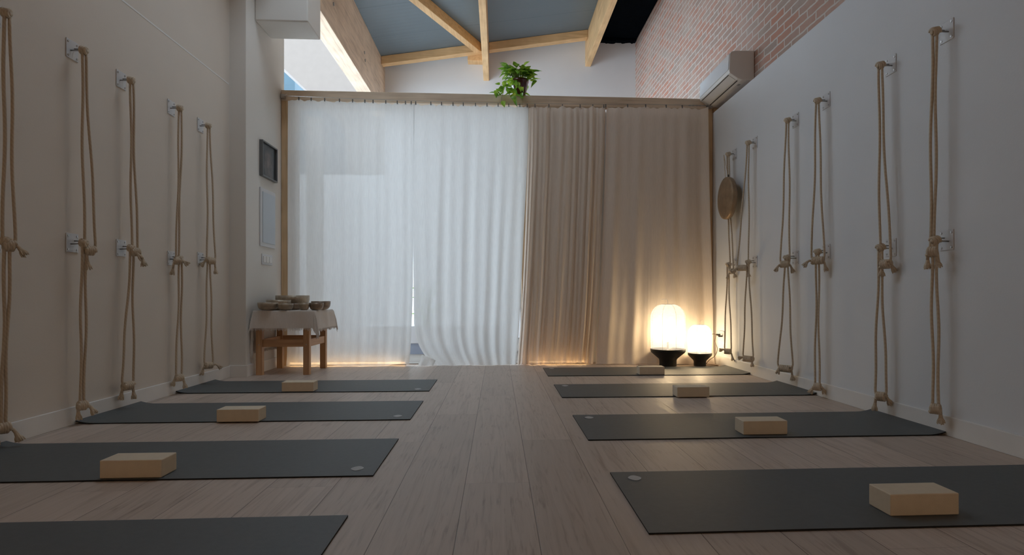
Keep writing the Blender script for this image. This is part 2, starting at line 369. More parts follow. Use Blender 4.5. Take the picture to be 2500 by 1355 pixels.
def disc(bm, c, r, ax, th, n=24):
    c = Vector(c); ax = Vector(ax).normalized(); u = ax.orthogonal().normalized(); v = ax.cross(u)
    prism(bm, [c + (u * math.cos(2 * math.pi * k / n) + v * math.sin(2 * math.pi * k / n)) * r for k in range(n)], ax * th)

# ------------------------------------------------------------------ the setting
XL, XR, XB, XP = -2.49, 2.43, 2.53, -2.34         # left wall, right cladding, brick, pier face
YP, YG, YB = 6.76, 11.1, -2.6                     # partition frame, gable, back
YPIER = 5.84
def roof(x): return 5.24 + 0.155 * x
def S(name, bm, mat, bevel=0.0, label=None):
    o = link(name, bm, mat, origin=(0, 0, 0), bevel=bevel); o['kind'] = 'structure'
    if label: o['label'] = label
    return o
S('floor', B(-2.6, 2.6, YB, 6.90, -0.12, 0), M_FLOOR)
S('floor_courtyard', B(-9, 2.6, 6.90, 16, -0.14, -0.012), M_OUTF)
S('wall_left', B(-2.65, XL, YB, YPIER, 0, 5.0), M_CREAM)
bm = bmesh.new(); box(bm, XL, XL + 0.0015, YB, YPIER - 0.01, 2.714, 2.726)
S('trim_1', bm, M_BASEB)
S('wall_pier', B(-2.65, XP, YPIER, 6.86, 0, 5.0), M_PIER, 0.004)
S('wall_boxing', B(XP, -1.837, 6.045, 6.47, 3.415, 5.0), M_PIER, 0.012)
S('wall_right', B(XR, XB - 0.005, YB, 6.90, 0, 2.825), M_WHITE, 0.003)
S('wall_brick', B(XB, 2.75, YB, YG + 0.2, 0, 5.9), M_BRICK)
S('wall_far', B(-2.02, XB, YG, YG + 0.2, 0, 5.8), M_GABLE)
bm = bmesh.new(); box(bm, -2.65, -1.5, YB - 0.15, YB, 0, 5.9); box(bm, 1.5, 2.75, YB - 0.15, YB, 0, 5.9); box(bm, -1.5, 1.5, YB - 0.15, YB, 0, 0.8); box(bm, -1.5, 1.5, YB - 0.15, YB, 2.7, 5.9)
S('wall_back', bm, M_CREAM)
bm = bmesh.new()
for (x0, x1, z0, z1) in ((-1.5, 1.5, 0.8, 0.86), (-1.5, 1.5, 2.64, 2.7), (-1.5, -1.44, 0.86, 2.64), (1.44, 1.5, 0.86, 2.64), (-0.03, 0.03, 0.86, 2.64)): box(bm, x0, x1, YB - 0.12, YB - 0.06, z0, z1)
S('window_added', bm, M_BASEB)  # unseen window frame, made up to go with the rear fill light
S('window_added_blind', B(-1.5, 1.5, YB - 0.05, YB - 0.01, 0.8, 2.7), M_CREAM)  # added panel, keeps sky light out behind the rear fill
S('wall_divider', B(x_on_y(1270, 6.95), XR, 6.92, 7.05, 0, 2.86), M_WHITE)
bm = bmesh.new()  # roof pieces leave a gap for the added skylight
for (x0, x1, y0_, y1_) in ((-2.65, 1.66, YB, SKY_ - 0.8), (-2.65, 1.66, SKY_ + 0.8, 6.86), (-2.65, SKX - 0.5, SKY_ - 0.8, SKY_ + 0.8), (SKX + 0.5, 1.66, SKY_ - 0.8, SKY_ + 0.8)):
    prism(bm, [(x0, y0_, roof(x0)), (x1, y0_, roof(x1)), (x1, y0_, roof(x1) + 0.15), (x0, y0_, roof(x0) + 0.15)], (0, y1_ - y0_, 0))
prism(bm, [(-2.24, 6.86, roof(-2.24)), (1.66, 6.86, roof(1.66)), (1.66, 6.86, roof(1.66) + 0.15), (-2.24, 6.86, roof(-2.24) + 0.15)], (0, YG + 0.2 - 6.86, 0))
S('ceiling', bm, M_PANEL)
bm = bmesh.new(); prism(bm, [(1.66, YB, 5.47), (2.75, YB, 5.43), (2.75, YB, 5.9), (1.66, YB, 5.9)], (0, YG + 0.2 - YB, 0))
S('ceiling_right', bm, M_DARK)
# ragged dark insulation hanging at the gable
bm = bmesh.new(); random.seed(4); top = []; bot = []
for i in range(28):
    x = 1.72 + i * (2.52 - 1.72) / 27; bot.append((x, YG - 0.14, 5.385 + 0.02 * i / 27 + random.uniform(-0.012, 0.012)))
prism(bm, bot + [(2.52, YG - 0.14, 5.5), (1.72, YG - 0.14, 5.5)], (0, 0.13, 0))
S('ceiling_edge', bm, M_DARK)
# baseboards
S('baseboard_left', B(XL, XL + 0.014, YB, YPIER - 0.014, 0, 0.105), M_BASEB, 0.003)
S('baseboard_right', B(XR - 0.014, XR, YB, 6.74, 0, 0.105), M_BASEB, 0.003)
bm = bmesh.new(); box(bm, XL, XP + 0.014, YPIER - 0.014, YPIER, 0, 0.11); box(bm, XP, XP + 0.014, YPIER, 6.74, 0, 0.11)
S('baseboard_pier', bm, M_BASEB, 0.003)
# sliding door opening behind the two bright curtains: jamb, head and a stile
bm = bmesh.new(); xj0 = x_on_y(728, 6.95); xj1 = x_on_y(1268, 6.95)
box(bm, XP + 0.001, xj0, 6.90, 7.0, 0, 2.86); box(bm, xj0, xj1, 6.90, 7.0, z_at(268, -1, 6.95), 2.86)
S('door_1', bm, M_PIER)
S('trim_2', B(x_on_y(751, 7.5), x_on_y(788, 7.5), 7.45, 7.55, 0, 2.9), M_PIER)
# outdoors, seen through the curtains and over the frame
S('wall_garden', B(-2.5, XP, 6.87, 7.32, 0, 2.85), M_PIER)
S('wall_courtyard_screen', B(-9, -1.95, 13.0, 13.2, -0.1, 3.3), M_STUC)  # added to block direct sky showing through the sheer curtains

# ------------------------------------------------------------------ beams
def beam(name, pts, vec, mat, label):
    bm = bmesh.new(); prism(bm, pts, vec)
    o = link(name, bm, mat, bevel=0.005); tag(o, label, 'beam', 'timber roof beams'); return o
def ybeam(x0, x1, zb, y0, y1, mat, label):
    return beam('roof_beam', [(x0, y0, zb), (x1, y0, zb), (x1, y0, roof(x1) - 0.002), (x0, y0, roof(x0) - 0.002)], (0, y1 - y0, 0), mat, label)
bl = ybeam(-2.245, -2.02, 4.02, YB + 0.02, YG + 0.15, M_BEAM_A, 'deep laminated timber beam running along the left side above the daylight opening')
for (yy, zz) in ((7.6, 4.45), (9.4, 4.45)):
    for dz in (0, -0.10):
        bm = bmesh.new(); disc(bm, (-2.02, yy + 0.05 * (dz < 0), zz + dz), 0.022, (1, 0, 0), 0.010, 12); link('bolt', bm, M_STEEL, bl)
ybeam(-0.255, -0.155, 4.66, YB + 0.02, YG - 0.001, M_BEAM_Y, 'centre rafter running straight back to the gable, ending above the potted plant')
ybeam(1.60, 1.70, 4.96, YB + 0.02, YG - 0.001, M_BEAM_Y, 'right rafter next to the dark ceiling strip and brick wall')
# purlin in front of the gable, in two pieces between the rafters
for (x0, x1, lab) in ((-2.015, -0.26, 'cross purlin left of the centre rafter, in front of the white gable'), (-0.15, 1.595, 'cross purlin right of the centre rafter, in front of the white gable')):
    beam('roof_purlin', [(x0, 10.74, roof(x0) - 0.14), (x1, 10.74, roof(x1) - 0.14), (x1, 10.74, roof(x1) - 0.002), (x0, 10.74, roof(x0) - 0.002)], (0, 0.15, 0), M_BEAM_X, lab)
# diagonal hip rafter
def hip():
    bm = bmesh.new(); a = Vector((-0.345, 10.735, 0)); b = Vector((-1.96, 6.66, 0)); d = (b - a).normalized(); s = Vector((d.y, -d.x, 0)) * 0.052
    pts = []
    for p in (a - s, a + s, b + s, b - s):
        pts.append((p.x, p.y))
    lo = [bm.verts.new((x, y, roof(x) - 0.16)) for x, y in pts]; hi = [bm.verts.new((x, y, roof(x) - 0.003)) for x, y in pts]
    bm.faces.new(lo); bm.faces.new(hi[::-1])
    for i in range(4): bm.faces.new((lo[i], hi[i], hi[(i + 1) % 4], lo[(i + 1) % 4]))
    bmesh.ops.recalc_face_normals(bm, faces=bm.faces)
    return bm
o = link('roof_beam', hip(), M_BEAM_Y, bevel=0.004); tag(o, 'diagonal rafter crossing the grey ceiling from upper left to the centre rafter', 'beam', 'timber roof beams')

xs_ = x_on_y(1142, 10.95)
o = link('beam_stub', B(xs_, -0.262, 10.90, YG - 0.001, 4.95, roof(xs_) - 0.01), M_BEAM_Y, bevel=0.004); tag(o, 'short end of timber showing below the purlin at the gable, left of the centre rafter', 'beam')
# ------------------------------------------------------------------ curtain frame
fr = empty('timber_partition', (0, YP, 0), 'tall pine partition with posts and top rail behind the curtains', 'partition')
xl0, xr1 = XP + 0.003, 2.425
zt = 2.985
xj = x_on_y(1276, YP)
link('top_rail', B(xl0, xj, YP, YP + 0.10, zt - 0.115, zt), M_FRAME_X, fr, bevel=0.003)
o = link('top_rail', B(xj + 0.001, 2.522, YP + 0.004, YP + 0.10, zt - 0.115, zt - 0.002), M_FRAME_X, fr, bevel=0.003)
link('spacer', B(XR + 0.001, 2.522, YP + 0.006, YP + 0.09, 2.827, zt - 0.1155), M_POST, fr)
link('post', B(xl0, xl0 + 0.072, YP, YP + 0.10, 0, zt - 0.115), M_POST, fr, bevel=0.003)
link('post', B(xr1 - 0.055, xr1, YP, YP + 0.10, 0, zt - 0.115), M_POST, fr, bevel=0.003)
link('post', B(xj - 0.01, xj + 0.07, YP + 0.03, YP + 0.10, 0, zt - 0.115), M_POST, fr, bevel=0.003)
link('threshold', B(xl0 + 0.08, xj, YP + 0.06, YP + 0.12, 0, 0.012), M_STEEL, fr)
# curtain wire with turnbuckles
cw = empty('curtain_wire', (0, YP - 0.03, 2.88), 'thin steel wire stretched under the pine rail carrying the curtains', 'curtain wire')
YC = YP - 0.055
def wire_z(x):
    t = (x - xl0) / (xr1 - xl0); return 2.905 - 0.028 * math.sin(min(1, t * 1.2) * math.pi * 0.9) - 0.008 * t
bm = bmesh.new(); tube(bm, [(xl0 + 0.05 + (xr1 - xl0 - 0.08) * i / 40, YC, wire_z(xl0 + 0.05 + (xr1 - xl0 - 0.08) * i / 40)) for i in range(41)], 0.0022, 6); link('wire', bm, M_STEEL, cw)
for xa, sg in ((xl0 + 0.03, 1), (xr1 - 0.04, -1)):
    bm = bmesh.new()
    box(bm, xa - 0.018, xa + 0.018, YC, YP, wire_z(xa) - 0.022, wire_z(xa) + 0.022)
    for j in range(4): tube(bm, [(xa + sg * 0.01 * j, YC - 0.004, wire_z(xa) - 0.018 + 0.01 * j), (xa + sg * (0.01 * j + 0.022), YC - 0.004, wire_z(xa) + 0.004 + 0.006 * j)], 0.003, 6)
    link('bracket', bm, M_STEEL, cw)
bm = bmesh.new(); tube(bm, [(xr1 - 0.06 - 0.02 * i, YC, wire_z(xr1 - 0.06 - 0.02 * i)) for i in range(13)], [0.004 + 0.004 * (i % 2) for i in range(13)], 8); link('turnbuckle', bm, M_STEEL, cw)

# ------------------------------------------------------------------ curtains
def curtain(px_t0, px_t1, px_b0, px_b1, mat, seed, clips, label, folds, amp_t, amp_b, hemf, flare=None, dy=0.0, nx=None, curve=1.6):
    rnd = random.Random(seed)
    xt0, xt1 = x_on_y(px_t0, YC), x_on_y(px_t1, YC); xb0, xb1 = x_on_y(px_b0, YC), x_on_y(px_b1, YC)
    W = max(xt1 - xt0, xb1 - xb0); nx = nx or int(W / 0.0075); nz = 70
    cx_ = [x_on_y(p, YC) for p in clips]
    fr_ = [(rnd.uniform(0.7, 1.3) * (k + 1) * folds / 3, rnd.uniform(0, 6.28), rnd.uniform(0.5, 1)) for k in range(5)]
    root = empty('curtain', ((xt0 + xt1) / 2, YC, 0), label, 'curtain', 'curtains on the far wire')
    bm = bmesh.new(); g = []
    def clipdist(x):
        return min([abs(x - c) for c in cx_] + [0.3])
    for j in range(nz + 1):
        v = j / nz; v = v ** 0.85; row = []
        for i in range(nx + 1):
            u = i / nx
            k = (1 - v) ** curve
            wob = 0.012 * math.sin(7 * (1 - v) + seed) * (1 - v)
            x0 = xt0 + (xb0 - xt0) * (k if flare is None else flare(1 - v)) + wob * 0.5; x1 = xt1 + (xb1 - xt1) * k + wob
            xu = xt0 + (xt1 - xt0) * u
            warp = 0.012 * noise.noise((u * 9 + seed, v * 1.6, 0)) * (0.3 + (1 - v))
            x = x0 + (x1 - x0) * u + warp
            a = amp_t * v + amp_b * (1 - v) ** 0.9
            y = 0
            for (fq, ph, wt) in fr_:
                y += wt * math.sin(fq * u * 6.283 + ph + 0.5 * math.sin(2.1 * (1 - v) + ph)) / (1 + 0.25 * fq / folds)
            y = a * y * 0.42
            # sharp drapes: broad flats with narrow ridges
            rg = noise.noise((u * folds * 1.25 + 0.35 * (1 - v) * math.sin(seed), 0.5 * v + seed * 3.1, 2.0))
            y -= a * 1.6 * max(0, abs(rg) - 0.12)
            # creases towards the hem
            y += 0.010 * (1 - v) ** 3 * noise.noise((x * 9, v * 14, seed))
            y -= 0.055 * max(0, 1 - v * 16) ** 2 * (0.5 + noise.noise((x * 4, seed, 0)))
            y = max(-0.14, min(0.045, y))
            ztop = wire_z(xu) - 0.028 - 0.022 * min(1, clipdist(xu) / 0.055) * (0.6 + 0.4 * math.sin(xu * 40) ** 2)
            zb = hemf(u)
            z = zb + (ztop - zb) * v
            row.append(bm.verts.new((x, YC + dy + min(y, 0.04), z)))
        g.append(row)
    for j in range(nz):
        for i in range(nx): bm.faces.new((g[j][i], g[j][i + 1], g[j + 1][i + 1], g[j + 1][i]))
    link('cloth', bm, mat, root, smooth=True)
    # header band and hem, a second layer of cloth sewn on
    for c in cx_:
        bm = bmesh.new(); zc = wire_z(c)
        tube(bm, [(c + 0.004 * math.cos(a), YC + 0.006 * math.sin(a) - 0.001, zc - 0.004 + 0.007 * math.sin(a)) for a in [k * math.pi / 4 for k in range(8)]], 0.0012, 5, closed=True)
        box(bm, c - 0.0045, c + 0.0045, YC + dy - 0.012, YC + dy + 0.006, zc - 0.042, zc - 0.010)
        link('clip', bm, M_FRAMEG, root)
    return root
def hem1(u): return 0.002 + 0.010 * max(0, math.sin(u * 9.0 - 1.2)) * (0.3 + u) + 0.003 * (1 + math.sin(u * 23))
def hem2(u): return 0.002 + 0.006 * abs(math.sin(u * 8)) * u
def hem3(u): return 0.003 + 0.014 * max(0, math.sin(u * 3.3 - 0.5)) * u + 0.008 * max(0, math.sin(u * 17))
def hem4(u): return 0.003 + 0.006 * abs(math.sin(u * 9 + 0.5))
curtain(703, 1012, 701, 1002, M_CURT, 3, (730, 760, 793, 829, 861, 891, 911, 942, 970, 990, 1004), 'sheer white curtain at the far left, behind the side table with bowls', 7, 0.004, 0.015, hem1)
cmid = curtain(1009, 1290, 1021, 1258, M_CURT, 8, (1015, 1052, 1078, 1106, 1131, 1161, 1189, 1216, 1242, 1269, 1287), 'bright sheer white curtain in the middle of the far side, below the potted plant', 7, 0.004, 0.015, hem2,
        flare=lambda k: 0.10 * k + 4.0 * max(0, (k - 0.82) / 0.18) ** 2.6)
curtain(1291, 1478, 1263, 1447, M_CURT2, 15, (1306, 1340, 1373, 1416, 1447, 1474), 'heavily folded dim linen curtain hanging right of the bright white one', 8, 0.028, 0.062, hem3, dy=-0.004)
curtain(1480, 1726, 1454, 1739, M_CURT2, 22, (1478, 1531, 1575, 1625, 1664, 1724), 'warm-lit linen curtain at the right end behind the two glowing lanterns', 5, 0.018, 0.040, hem4, dy=-0.022)

# folded corner of the middle curtain lying on the floor
bm = bmesh.new(); g = []
for i in range(15):
    u = i / 14; r_ = []
    for j in range(9):
        v = j / 8; px = (1020 + 38 * u) * (1 - v) + (1030 + 34 * u) * v
        yy = YC - 0.05 - 0.035 * (1 - v) + 0.012 * math.sin(u * 9) * (1 - v)
        r_.append(bm.verts.new((x_on_y(px, yy), yy, 0.004 + v * (0.115 - 0.06 * u) + 0.004 * math.sin(u * 14) ** 2)))
    g.append(r_)
for i in range(14):
    for j in range(8): bm.faces.new((g[i][j], g[i + 1][j], g[i + 1][j + 1], g[i][j + 1]))
link('hem_fold', bm, M_CURT, cmid, smooth=True)
# warm light strip on the floor behind the hems
M_STRIP = emit_mat('strip_glow', (1.0, 0.62, 0.28), STRIP_GLOW)
for (pa, pb, lab) in ((706, 992, 'warm light strip glowing on the floor behind the left white curtain hem'), (1290, 1436, 'short warm light strip on the floor behind the folded dim curtain')):
    xs0, xs1 = x_on_y(pa, YP), x_on_y(pb, YP)
    ls = empty('light_strip', ((xs0 + xs1) / 2, YP - 0.004, 0), lab, 'light strip')
    link('channel', B(xs0, xs1, YC + 0.047, YP - 0.001, 0, 0.016), M_STEEL, ls)
    link('diffuser', B(xs0 + 0.01, xs1 - 0.01, YC + 0.046, YP - 0.001, 0.0162, 0.034), M_STRIP, ls)

# ------------------------------------------------------------------ courtyard bits behind
pl = empty('planter_box', (-1.0, 8.35, -0.012), 'white planter box in the courtyard seen through the gap between curtains', 'planter')
link('planter', B(-1.9, 0.1, 8.14, 8.6, 0.13, 0.36), M_PLANTER, pl, bevel=0.004); link('plinth', B(-1.85, 0.05, 8.15, 8.58, -0.012, 0.13), M_PLANTERB, pl)
def leaf(bm, c, d, nrm, L, Wd, bend=0.25):
    c = Vector(c); d = Vector(d).normalized(); n = Vector(nrm); n = (n - d * n.dot(d))
    n = n.normalized() if n.length > 1e-4 else d.orthogonal().normalized()
    s = d.cross(n); rows = [(0.0, 0.05), (0.12, 0.62), (0.32, 1.0), (0.6, 0.74), (0.85, 0.30), (1.0, 0.02)]; pr = None
    for t, wv in rows:
        b = -bend * t * t * L; ctr = c + d * (t * L) + n * b
        r = [bm.verts.new(ctr - s * (wv * Wd / 2) + n * (0.18 * wv * Wd)), bm.verts.new(ctr), bm.verts.new(ctr + s * (wv * Wd / 2) + n * (0.18 * wv * Wd))]
        if pr:
            bm.faces.new((pr[0], pr[1], r[1], r[0])); bm.faces.new((pr[1], pr[2], r[2], r[1]))
        pr = r
rnd = random.Random(5)
cp = empty('courtyard_plant', (-0.98, 8.35, 0.36), 'green leafy plant in the planter seen through the gap between curtains', 'plant')
bm = bmesh.new(); bs = bmesh.new()
for i in range(26):
    a = rnd.uniform(0, 6.28); r = rnd.uniform(0.02, 0.2); z = rnd.uniform(0.45, 0.95)
    p = Vector((-0.98 + r * math.cos(a), 8.35 + r * math.sin(a) * 0.8, z)); tube(bs, [(-0.98 + 0.02 * math.cos(a), 8.35 + 0.02 * math.sin(a), 0.34), p], 0.004, 5)
    leaf(bm, p, (math.cos(a), math.sin(a), 0.3), (0, 0, 1), 0.15, 0.08)
link('foliage', bm, M_LEAF, cp, smooth=True); link('stems', bs, M_STEM, cp)
# stucco wall strip and blue facades, with a wall added to cover the sky
o = link('sky_cover_gable', bmesh.new(), M_OUTW) if False else None
def flatpoly(name, pix, Y, th, mat, label, cat):
    bm = bmesh.new(); pts = []
    for (px, py) in pix:
        x = x_on_y(px, Y); pts.append((x, Y, z_at(py, x, Y)))
    prism(bm, pts, (0, th, 0)); o = link(name, bm, mat); return tag(o, label, cat)
flatpoly('sky_cover_wall', [(560, 45), (965, 45), (965, 860), (870, 860), (841, 309), (694, 168)], 13.4, 1.5, M_OUTW, 'wall added to cover the bright sky beyond the opening left of the deep beam', 'building')  # added in front of the sky, dark tone holds its brightness down
flatpoly('blue_building', [(600, 120), (720, 120), (720, 900), (600, 900)], 18.5, 3.0, M_OUTB, 'blue facade low beside the pier beyond the opening', 'building')
flatpoly('pale_building', [(721, 120), (860, 120), (860, 900), (721, 900)], 21.8, 3.0, M_OUTB2, 'pale blue facade right of the blue one beyond the opening', 'building')

# ------------------------------------------------------------------ yoga mats and blocks
def mat_obj(xa, xw, y0, y1, label, logo):
    """xa aisle end, xw wall end; y0 near edge, y1 far edge"""
    root = empty('yoga_mat', ((xa + xw) / 2, (y0 + y1) / 2, 0), label, 'yoga mat', 'grey yoga mats on the floor')
    bm = bmesh.new(); sg = 1 if xw > xa else -1; L = abs(xw - xa); n = 40; ny = 8; th = 0.0055
    def zf(d):
        return 0.0008 + (0.016 * max(0, (d - (L - 0.10)) / 0.10) ** 2 if d > L - 0.10 else 0)
    top = []; bot = []
    for i in range(n + 1):
        d = L * (i / n) ** 1.0
        if i > n - 10: d = L - 0.12 * (n - i) / 10.0 if i > n - 10 else d
        tr, br = [], []
        for j in range(ny + 1):
            y = y0 + (y1 - y0) * j / ny
            w_ = 0.0012 * noise.noise((d * 3, y * 3, 1.0))
            x = xa + sg * d
            tr.append(bm.verts.new((x, y, zf(d) + th + max(0, w_)))); br.append(bm.verts.new((x, y, zf(d))))
        top.append(tr); bot.append(br)
    for i in range(n):
        for j in range(ny):
            bm.faces.new((top[i][j], top[i + 1][j], top[i + 1][j + 1], top[i][j + 1])); bm.faces.new((bot[i][j], bot[i][j + 1], bot[i + 1][j + 1], bot[i + 1][j]))
        bm.faces.new((top[i][0], bot[i][0], bot[i + 1][0], top[i + 1][0])); bm.faces.new((top[i][ny], top[i + 1][ny], bot[i + 1][ny], bot[i][ny]))
    for j in range(ny):
        bm.faces.new((top[0][j], top[0][j + 1], bot[0][j + 1], bot[0][j])); bm.faces.new((top[n][j], bot[n][j], bot[n][j + 1], top[n][j + 1]))
    bmesh.ops.recalc_face_normals(bm, faces=bm.faces)
    bm.faces.ensure_lookup_table()
    for f in bm.faces:
        f.material_index = 0 if f.normal.z > 0.5 else 1
    link('mat_sheet', bm, [M_MAT, M_MATE], root)
    if logo:
        bm = bmesh.new(); lx, ly = logo; pts = []
        for k in range(40):
            a = 2 * math.pi * k / 40; r = 0.026 * (1 + 0.05 * math.cos(4 * a)); pts.append((lx + r * math.cos(a), ly + r * 1.25 * math.sin(a), 0.0070))
        prism(bm, pts, (0, 0, 0.0008)); o = link('logo', bm, M_LOGO, root); o['label'] = 'pale round mark near the mat corner'
    return root
LW, RW = -2.474, 2.414
mat_obj(-0.541, LW, 4.862, 5.522, 'yoga mat farthest away on the left side, just in front of the side table', (-0.64, 4.95))
mat_obj(-0.530, LW, 3.742, 4.402, 'grey yoga mat second from the far end on the left side', (-0.62, 3.84))
mat_obj(-0.518, LW, 2.578, 3.238, 'grey yoga mat on the left under the nearest left-hand block', (-0.605, 2.68))
mat_obj(-0.508, LW, 1.452, 2.112, 'empty yoga mat nearest the camera at the bottom left, no block on it', None)
mat_obj(0.472, RW, 5.710, 6.368, 'yoga mat farthest away on the right side, in front of the lanterns', (0.555, 6.28))
mat_obj(0.475, RW, 4.488, 5.150, 'grey yoga mat second from the far end on the right side', (0.56, 5.06))
mat_obj(0.470, RW, 3.150, 3.812, 'grey yoga mat second nearest the camera on the right side', (0.56, 3.72))
mat_obj(0.475, RW, 1.895, 2.560, 'yoga mat nearest the camera on the right side, running out of frame', (0.56, 2.47))
def block(x0, y0, label, rz=0.0):
    bm = B(0, 0.243, 0, 0.122, 0, 0.074); bmesh.ops.rotate(bm, verts=bm.verts, cent=(0, 0, 0), matrix=Matrix.Rotation(rz, 3, 'Z'))
    bmesh.ops.translate(bm, verts=bm.verts, vec=(x0, y0, 0.0072))
    o = link('yoga_block', bm, M_BLOCK, bevel=0.004, seg=3); tag(o, label, 'yoga block', 'cream foam blocks on the mats')
block(-1.682, 4.872, 'cream foam block on the farthest left yoga mat')
block(-1.660, 3.718, 'cream foam block on the second farthest left yoga mat')
block(-1.620, 2.592, 'cream foam block on the large left mat, nearest block on the left side')
block(1.344, 5.722, 'cream foam block on the farthest right mat in front of the large lantern', 0.0)
block(1.322, 4.430, 'cream foam block on the second farthest right yoga mat')
block(1.317, 3.200, 'cream foam block on the second nearest right yoga mat')
block(1.325, 1.984, 'cream foam block nearest the camera on the bottom right mat')

# ------------------------------------------------------------------ wall hooks and ropes
def hook(side, Y, z, ringx, label):
    xw = XL if side < 0 else XR; o_ = 1 if side < 0 else -1
    root = empty('wall_hook', (xw, Y, z), label, 'wall hook', 'white rope wall hooks')
    Wd, Hh, T = 0.102, 0.105, 0.005
    x0, x1 = sorted((xw, xw + o_ * T))
    link('plate', B(x0, x1, Y - Wd / 2, Y + Wd / 2, z - Hh / 2 - 0.005, z + Hh / 2), M_METAL, root, bevel=0.0015)
    bm = bmesh.new(); pth = []
    rl = ringx
    for k in range(13):
        a = -math.pi / 2 + math.pi * k / 12
        pth.append((rl - o_ * 0.014 + o_ * 0.016 * math.cos(a), Y + 0.010 * math.sin(a), z + 0.008 * math.sin(a)))
    pth = [(xw + o_ * T, Y - 0.016, z - 0.010)] + pth + [(xw + o_ * T, Y + 0.016, z + 0.010)]
    tube(bm, pth, 0.0042, 8); link('eye_bolt', bm, M_STEEL, root, smooth=True)
    for sy in (-1, 1):
        for sz in (-1, 1):
            bm = bmesh.new(); disc(bm, (xw + o_ * T, Y + sy * 0.037, z - 0.003 + sz * 0.040), 0.006, (o_, 0, 0), 0.003, 10); link('screw', bm, M_STEEL, root)
    return root
def coil(bm, a, b, R, r, turns):
    a, b = Vector(a), Vector(b); ax = (b - a); L = ax.length; ax.normalize(); u = ax.orthogonal().normalized(); v = ax.cross(u); n = int(turns * 14)
    tube(bm, [a + ax * (L * k / n) + (u * math.cos(2 * math.pi * turns * k / n) + v * math.sin(2 * math.pi * turns * k / n)) * R for k in range(n + 1)], r, 8)
    tube(bm, [a - ax * 0.004, b + ax * 0.004], R * 0.8, 8)
def tassel(a, d, ln, rnd, big=1.0):
    bm = bmesh.new(); a = Vector(a); d = Vector(d).normalized(); u = d.orthogonal().normalized(); v = d.cross(u)
    tube(bm, [a - d * 0.004, a + d * ln * 0.35, a + d * ln * 0.62], [0.009, 0.012, 0.010], 8)
    for k in range(18):
        an = 2 * math.pi * k / 18 + rnd.uniform(-.2, .2); r0 = 0.007; r1 = rnd.uniform(0.010, 0.021) * big
        o1 = u * math.cos(an) + v * math.sin(an)
        p0 = a + d * ln * 0.25 + o1 * r0; p2 = a + d * ln * rnd.uniform(0.85, 1.05) + o1 * r1
        tube(bm, [p0, (p0 + p2) / 2 + o1 * 0.002, p2], [0.004, 0.0038, 0.0022], 5)
    return bm
def rope(side, ring, zring, pA, pB, py, tails, label, seed, diag=0.6, grp='cotton wall ropes', knotR=0.0215):
    """ring = (x, y); pA, pB = photo columns of the two strands at the knot; py = row of the knot"""
    rnd = random.Random(seed); X0, Y0 = ring
    xw = XL if side < 0 else XR; o_ = 1 if side < 0 else -1
    u = Vector((diag, 0.8 if side < 0 else -0.8, 0)).normalized()
    def solve(px):
        lo, hi = -0.35, 0.35
        for _ in range(50):
            m = (lo + hi) / 2
            if px_of(X0 + u.x * m, Y0 + u.y * m) < px: lo = m
            else: hi = m
        t = (lo + hi) / 2; x = X0 + u.x * t; y = Y0 + u.y * t
        if o_ > 0: x = max(x, xw + 0.05)
        else: x = min(x, xw - 0.05)
        return x, y
    A = solve(pA); Bq = solve(pB); zk = z_at(py, (A[0] + Bq[0]) / 2, (A[1] + Bq[1]) / 2)
    A = Vector((A[0], A[1], zk)); Bv = Vector((Bq[0], Bq[1], zk))
    R0 = Vector((X0, Y0, zring))
    root = empty('wall_rope', (X0, Y0, zring), label, 'rope', grp)
    r = 0.0078
    mid = (A + Bv) / 2; dAB = Bv - A
    wid = dAB.length
    if wid < 0.05:
        dAB = (dAB.normalized() if wid > 0.004 else u) ; K0, K1 = mid - dAB * 0.022, mid + dAB * 0.022
    else:
        dn = dAB.normalized(); hl = min(0.052, wid * 0.40); K0, K1 = mid - dn * hl, mid + dn * hl
    bm = bmesh.new()
    for P, K, sg in ((A, K0, -1), (Bv, K1, 1)):
        top = R0 + Vector((0.0, 0, -0.012)) + u * (0.010 * sg)
        pts = []
        for k in range(26):
            t = k / 25
            e = t ** 1.25
            p = top.lerp(P + Vector((0, 0, 0.05)), t); p.x = top.x + (P.x - top.x) * e; p.y = top.y + (P.y - top.y) * e
            w_ = 0.006 * math.sin(t * 7 + seed + sg) * math.sin(math.pi * t)
            p += u * w_; pts.append(p)
        q = P + Vector((0, 0, 0.05))
        for k in range(1, 7):
            t = k / 6; pts.append(q.lerp(K, t) + (P - K) * (math.sin(t * math.pi * 0.5) * (1 - t)) * 0.8 + Vector((0, 0, 0)))
        tube(bm, pts, r, 8)
    link('strand', bm, M_ROPE, root, smooth=True)
    bm = bmesh.new()
    coil(bm, R0 + Vector((-o_ * 0.020, 0, 0.004)), R0 + Vector((o_ * 0.014, 0, -0.004)), 0.017, 0.0085, 2.6)
    link('hitch', bm, M_ROPE, root, smooth=True)
    bm = bmesh.new(); coil(bm, K0, K1, knotR, 0.0088, 2.3 + (K1 - K0).length / 0.0185 * 0.8); link('knot', bm, M_ROPE, root, smooth=True)
    for (K, sg), (tx, ty) in zip(((K0, -1), (K1, 1)), tails):
        # tails: end given as offset in pixels from the knot end, turned into metres at this distance
        s = (K.x * SN + K.y * CS) / F
        E = K + Vector((tx * s * 0.9, 0.10 * tx * s, -ty * s))
        if o_ > 0: E.x = max(E.x, xw + 0.03)
        else: E.x = min(E.x, xw - 0.03)
        if abs(tx) + abs(ty) < 1: continue
        d = E - K
        m_ = K + d * 0.45 + Vector((0, 0, 0.006))
        bm = bmesh.new(); end = K + d * 0.72; tube(bm, [K, m_, end], 0.0085, 8); link('tail', bm, M_ROPE, root, smooth=True)
        dd = (d.normalized() + Vector((0, 0, -0.8))).normalized()
        link('frayed_end', tassel(end, dd, 0.045, rnd), M_ROPE, root)
    return root
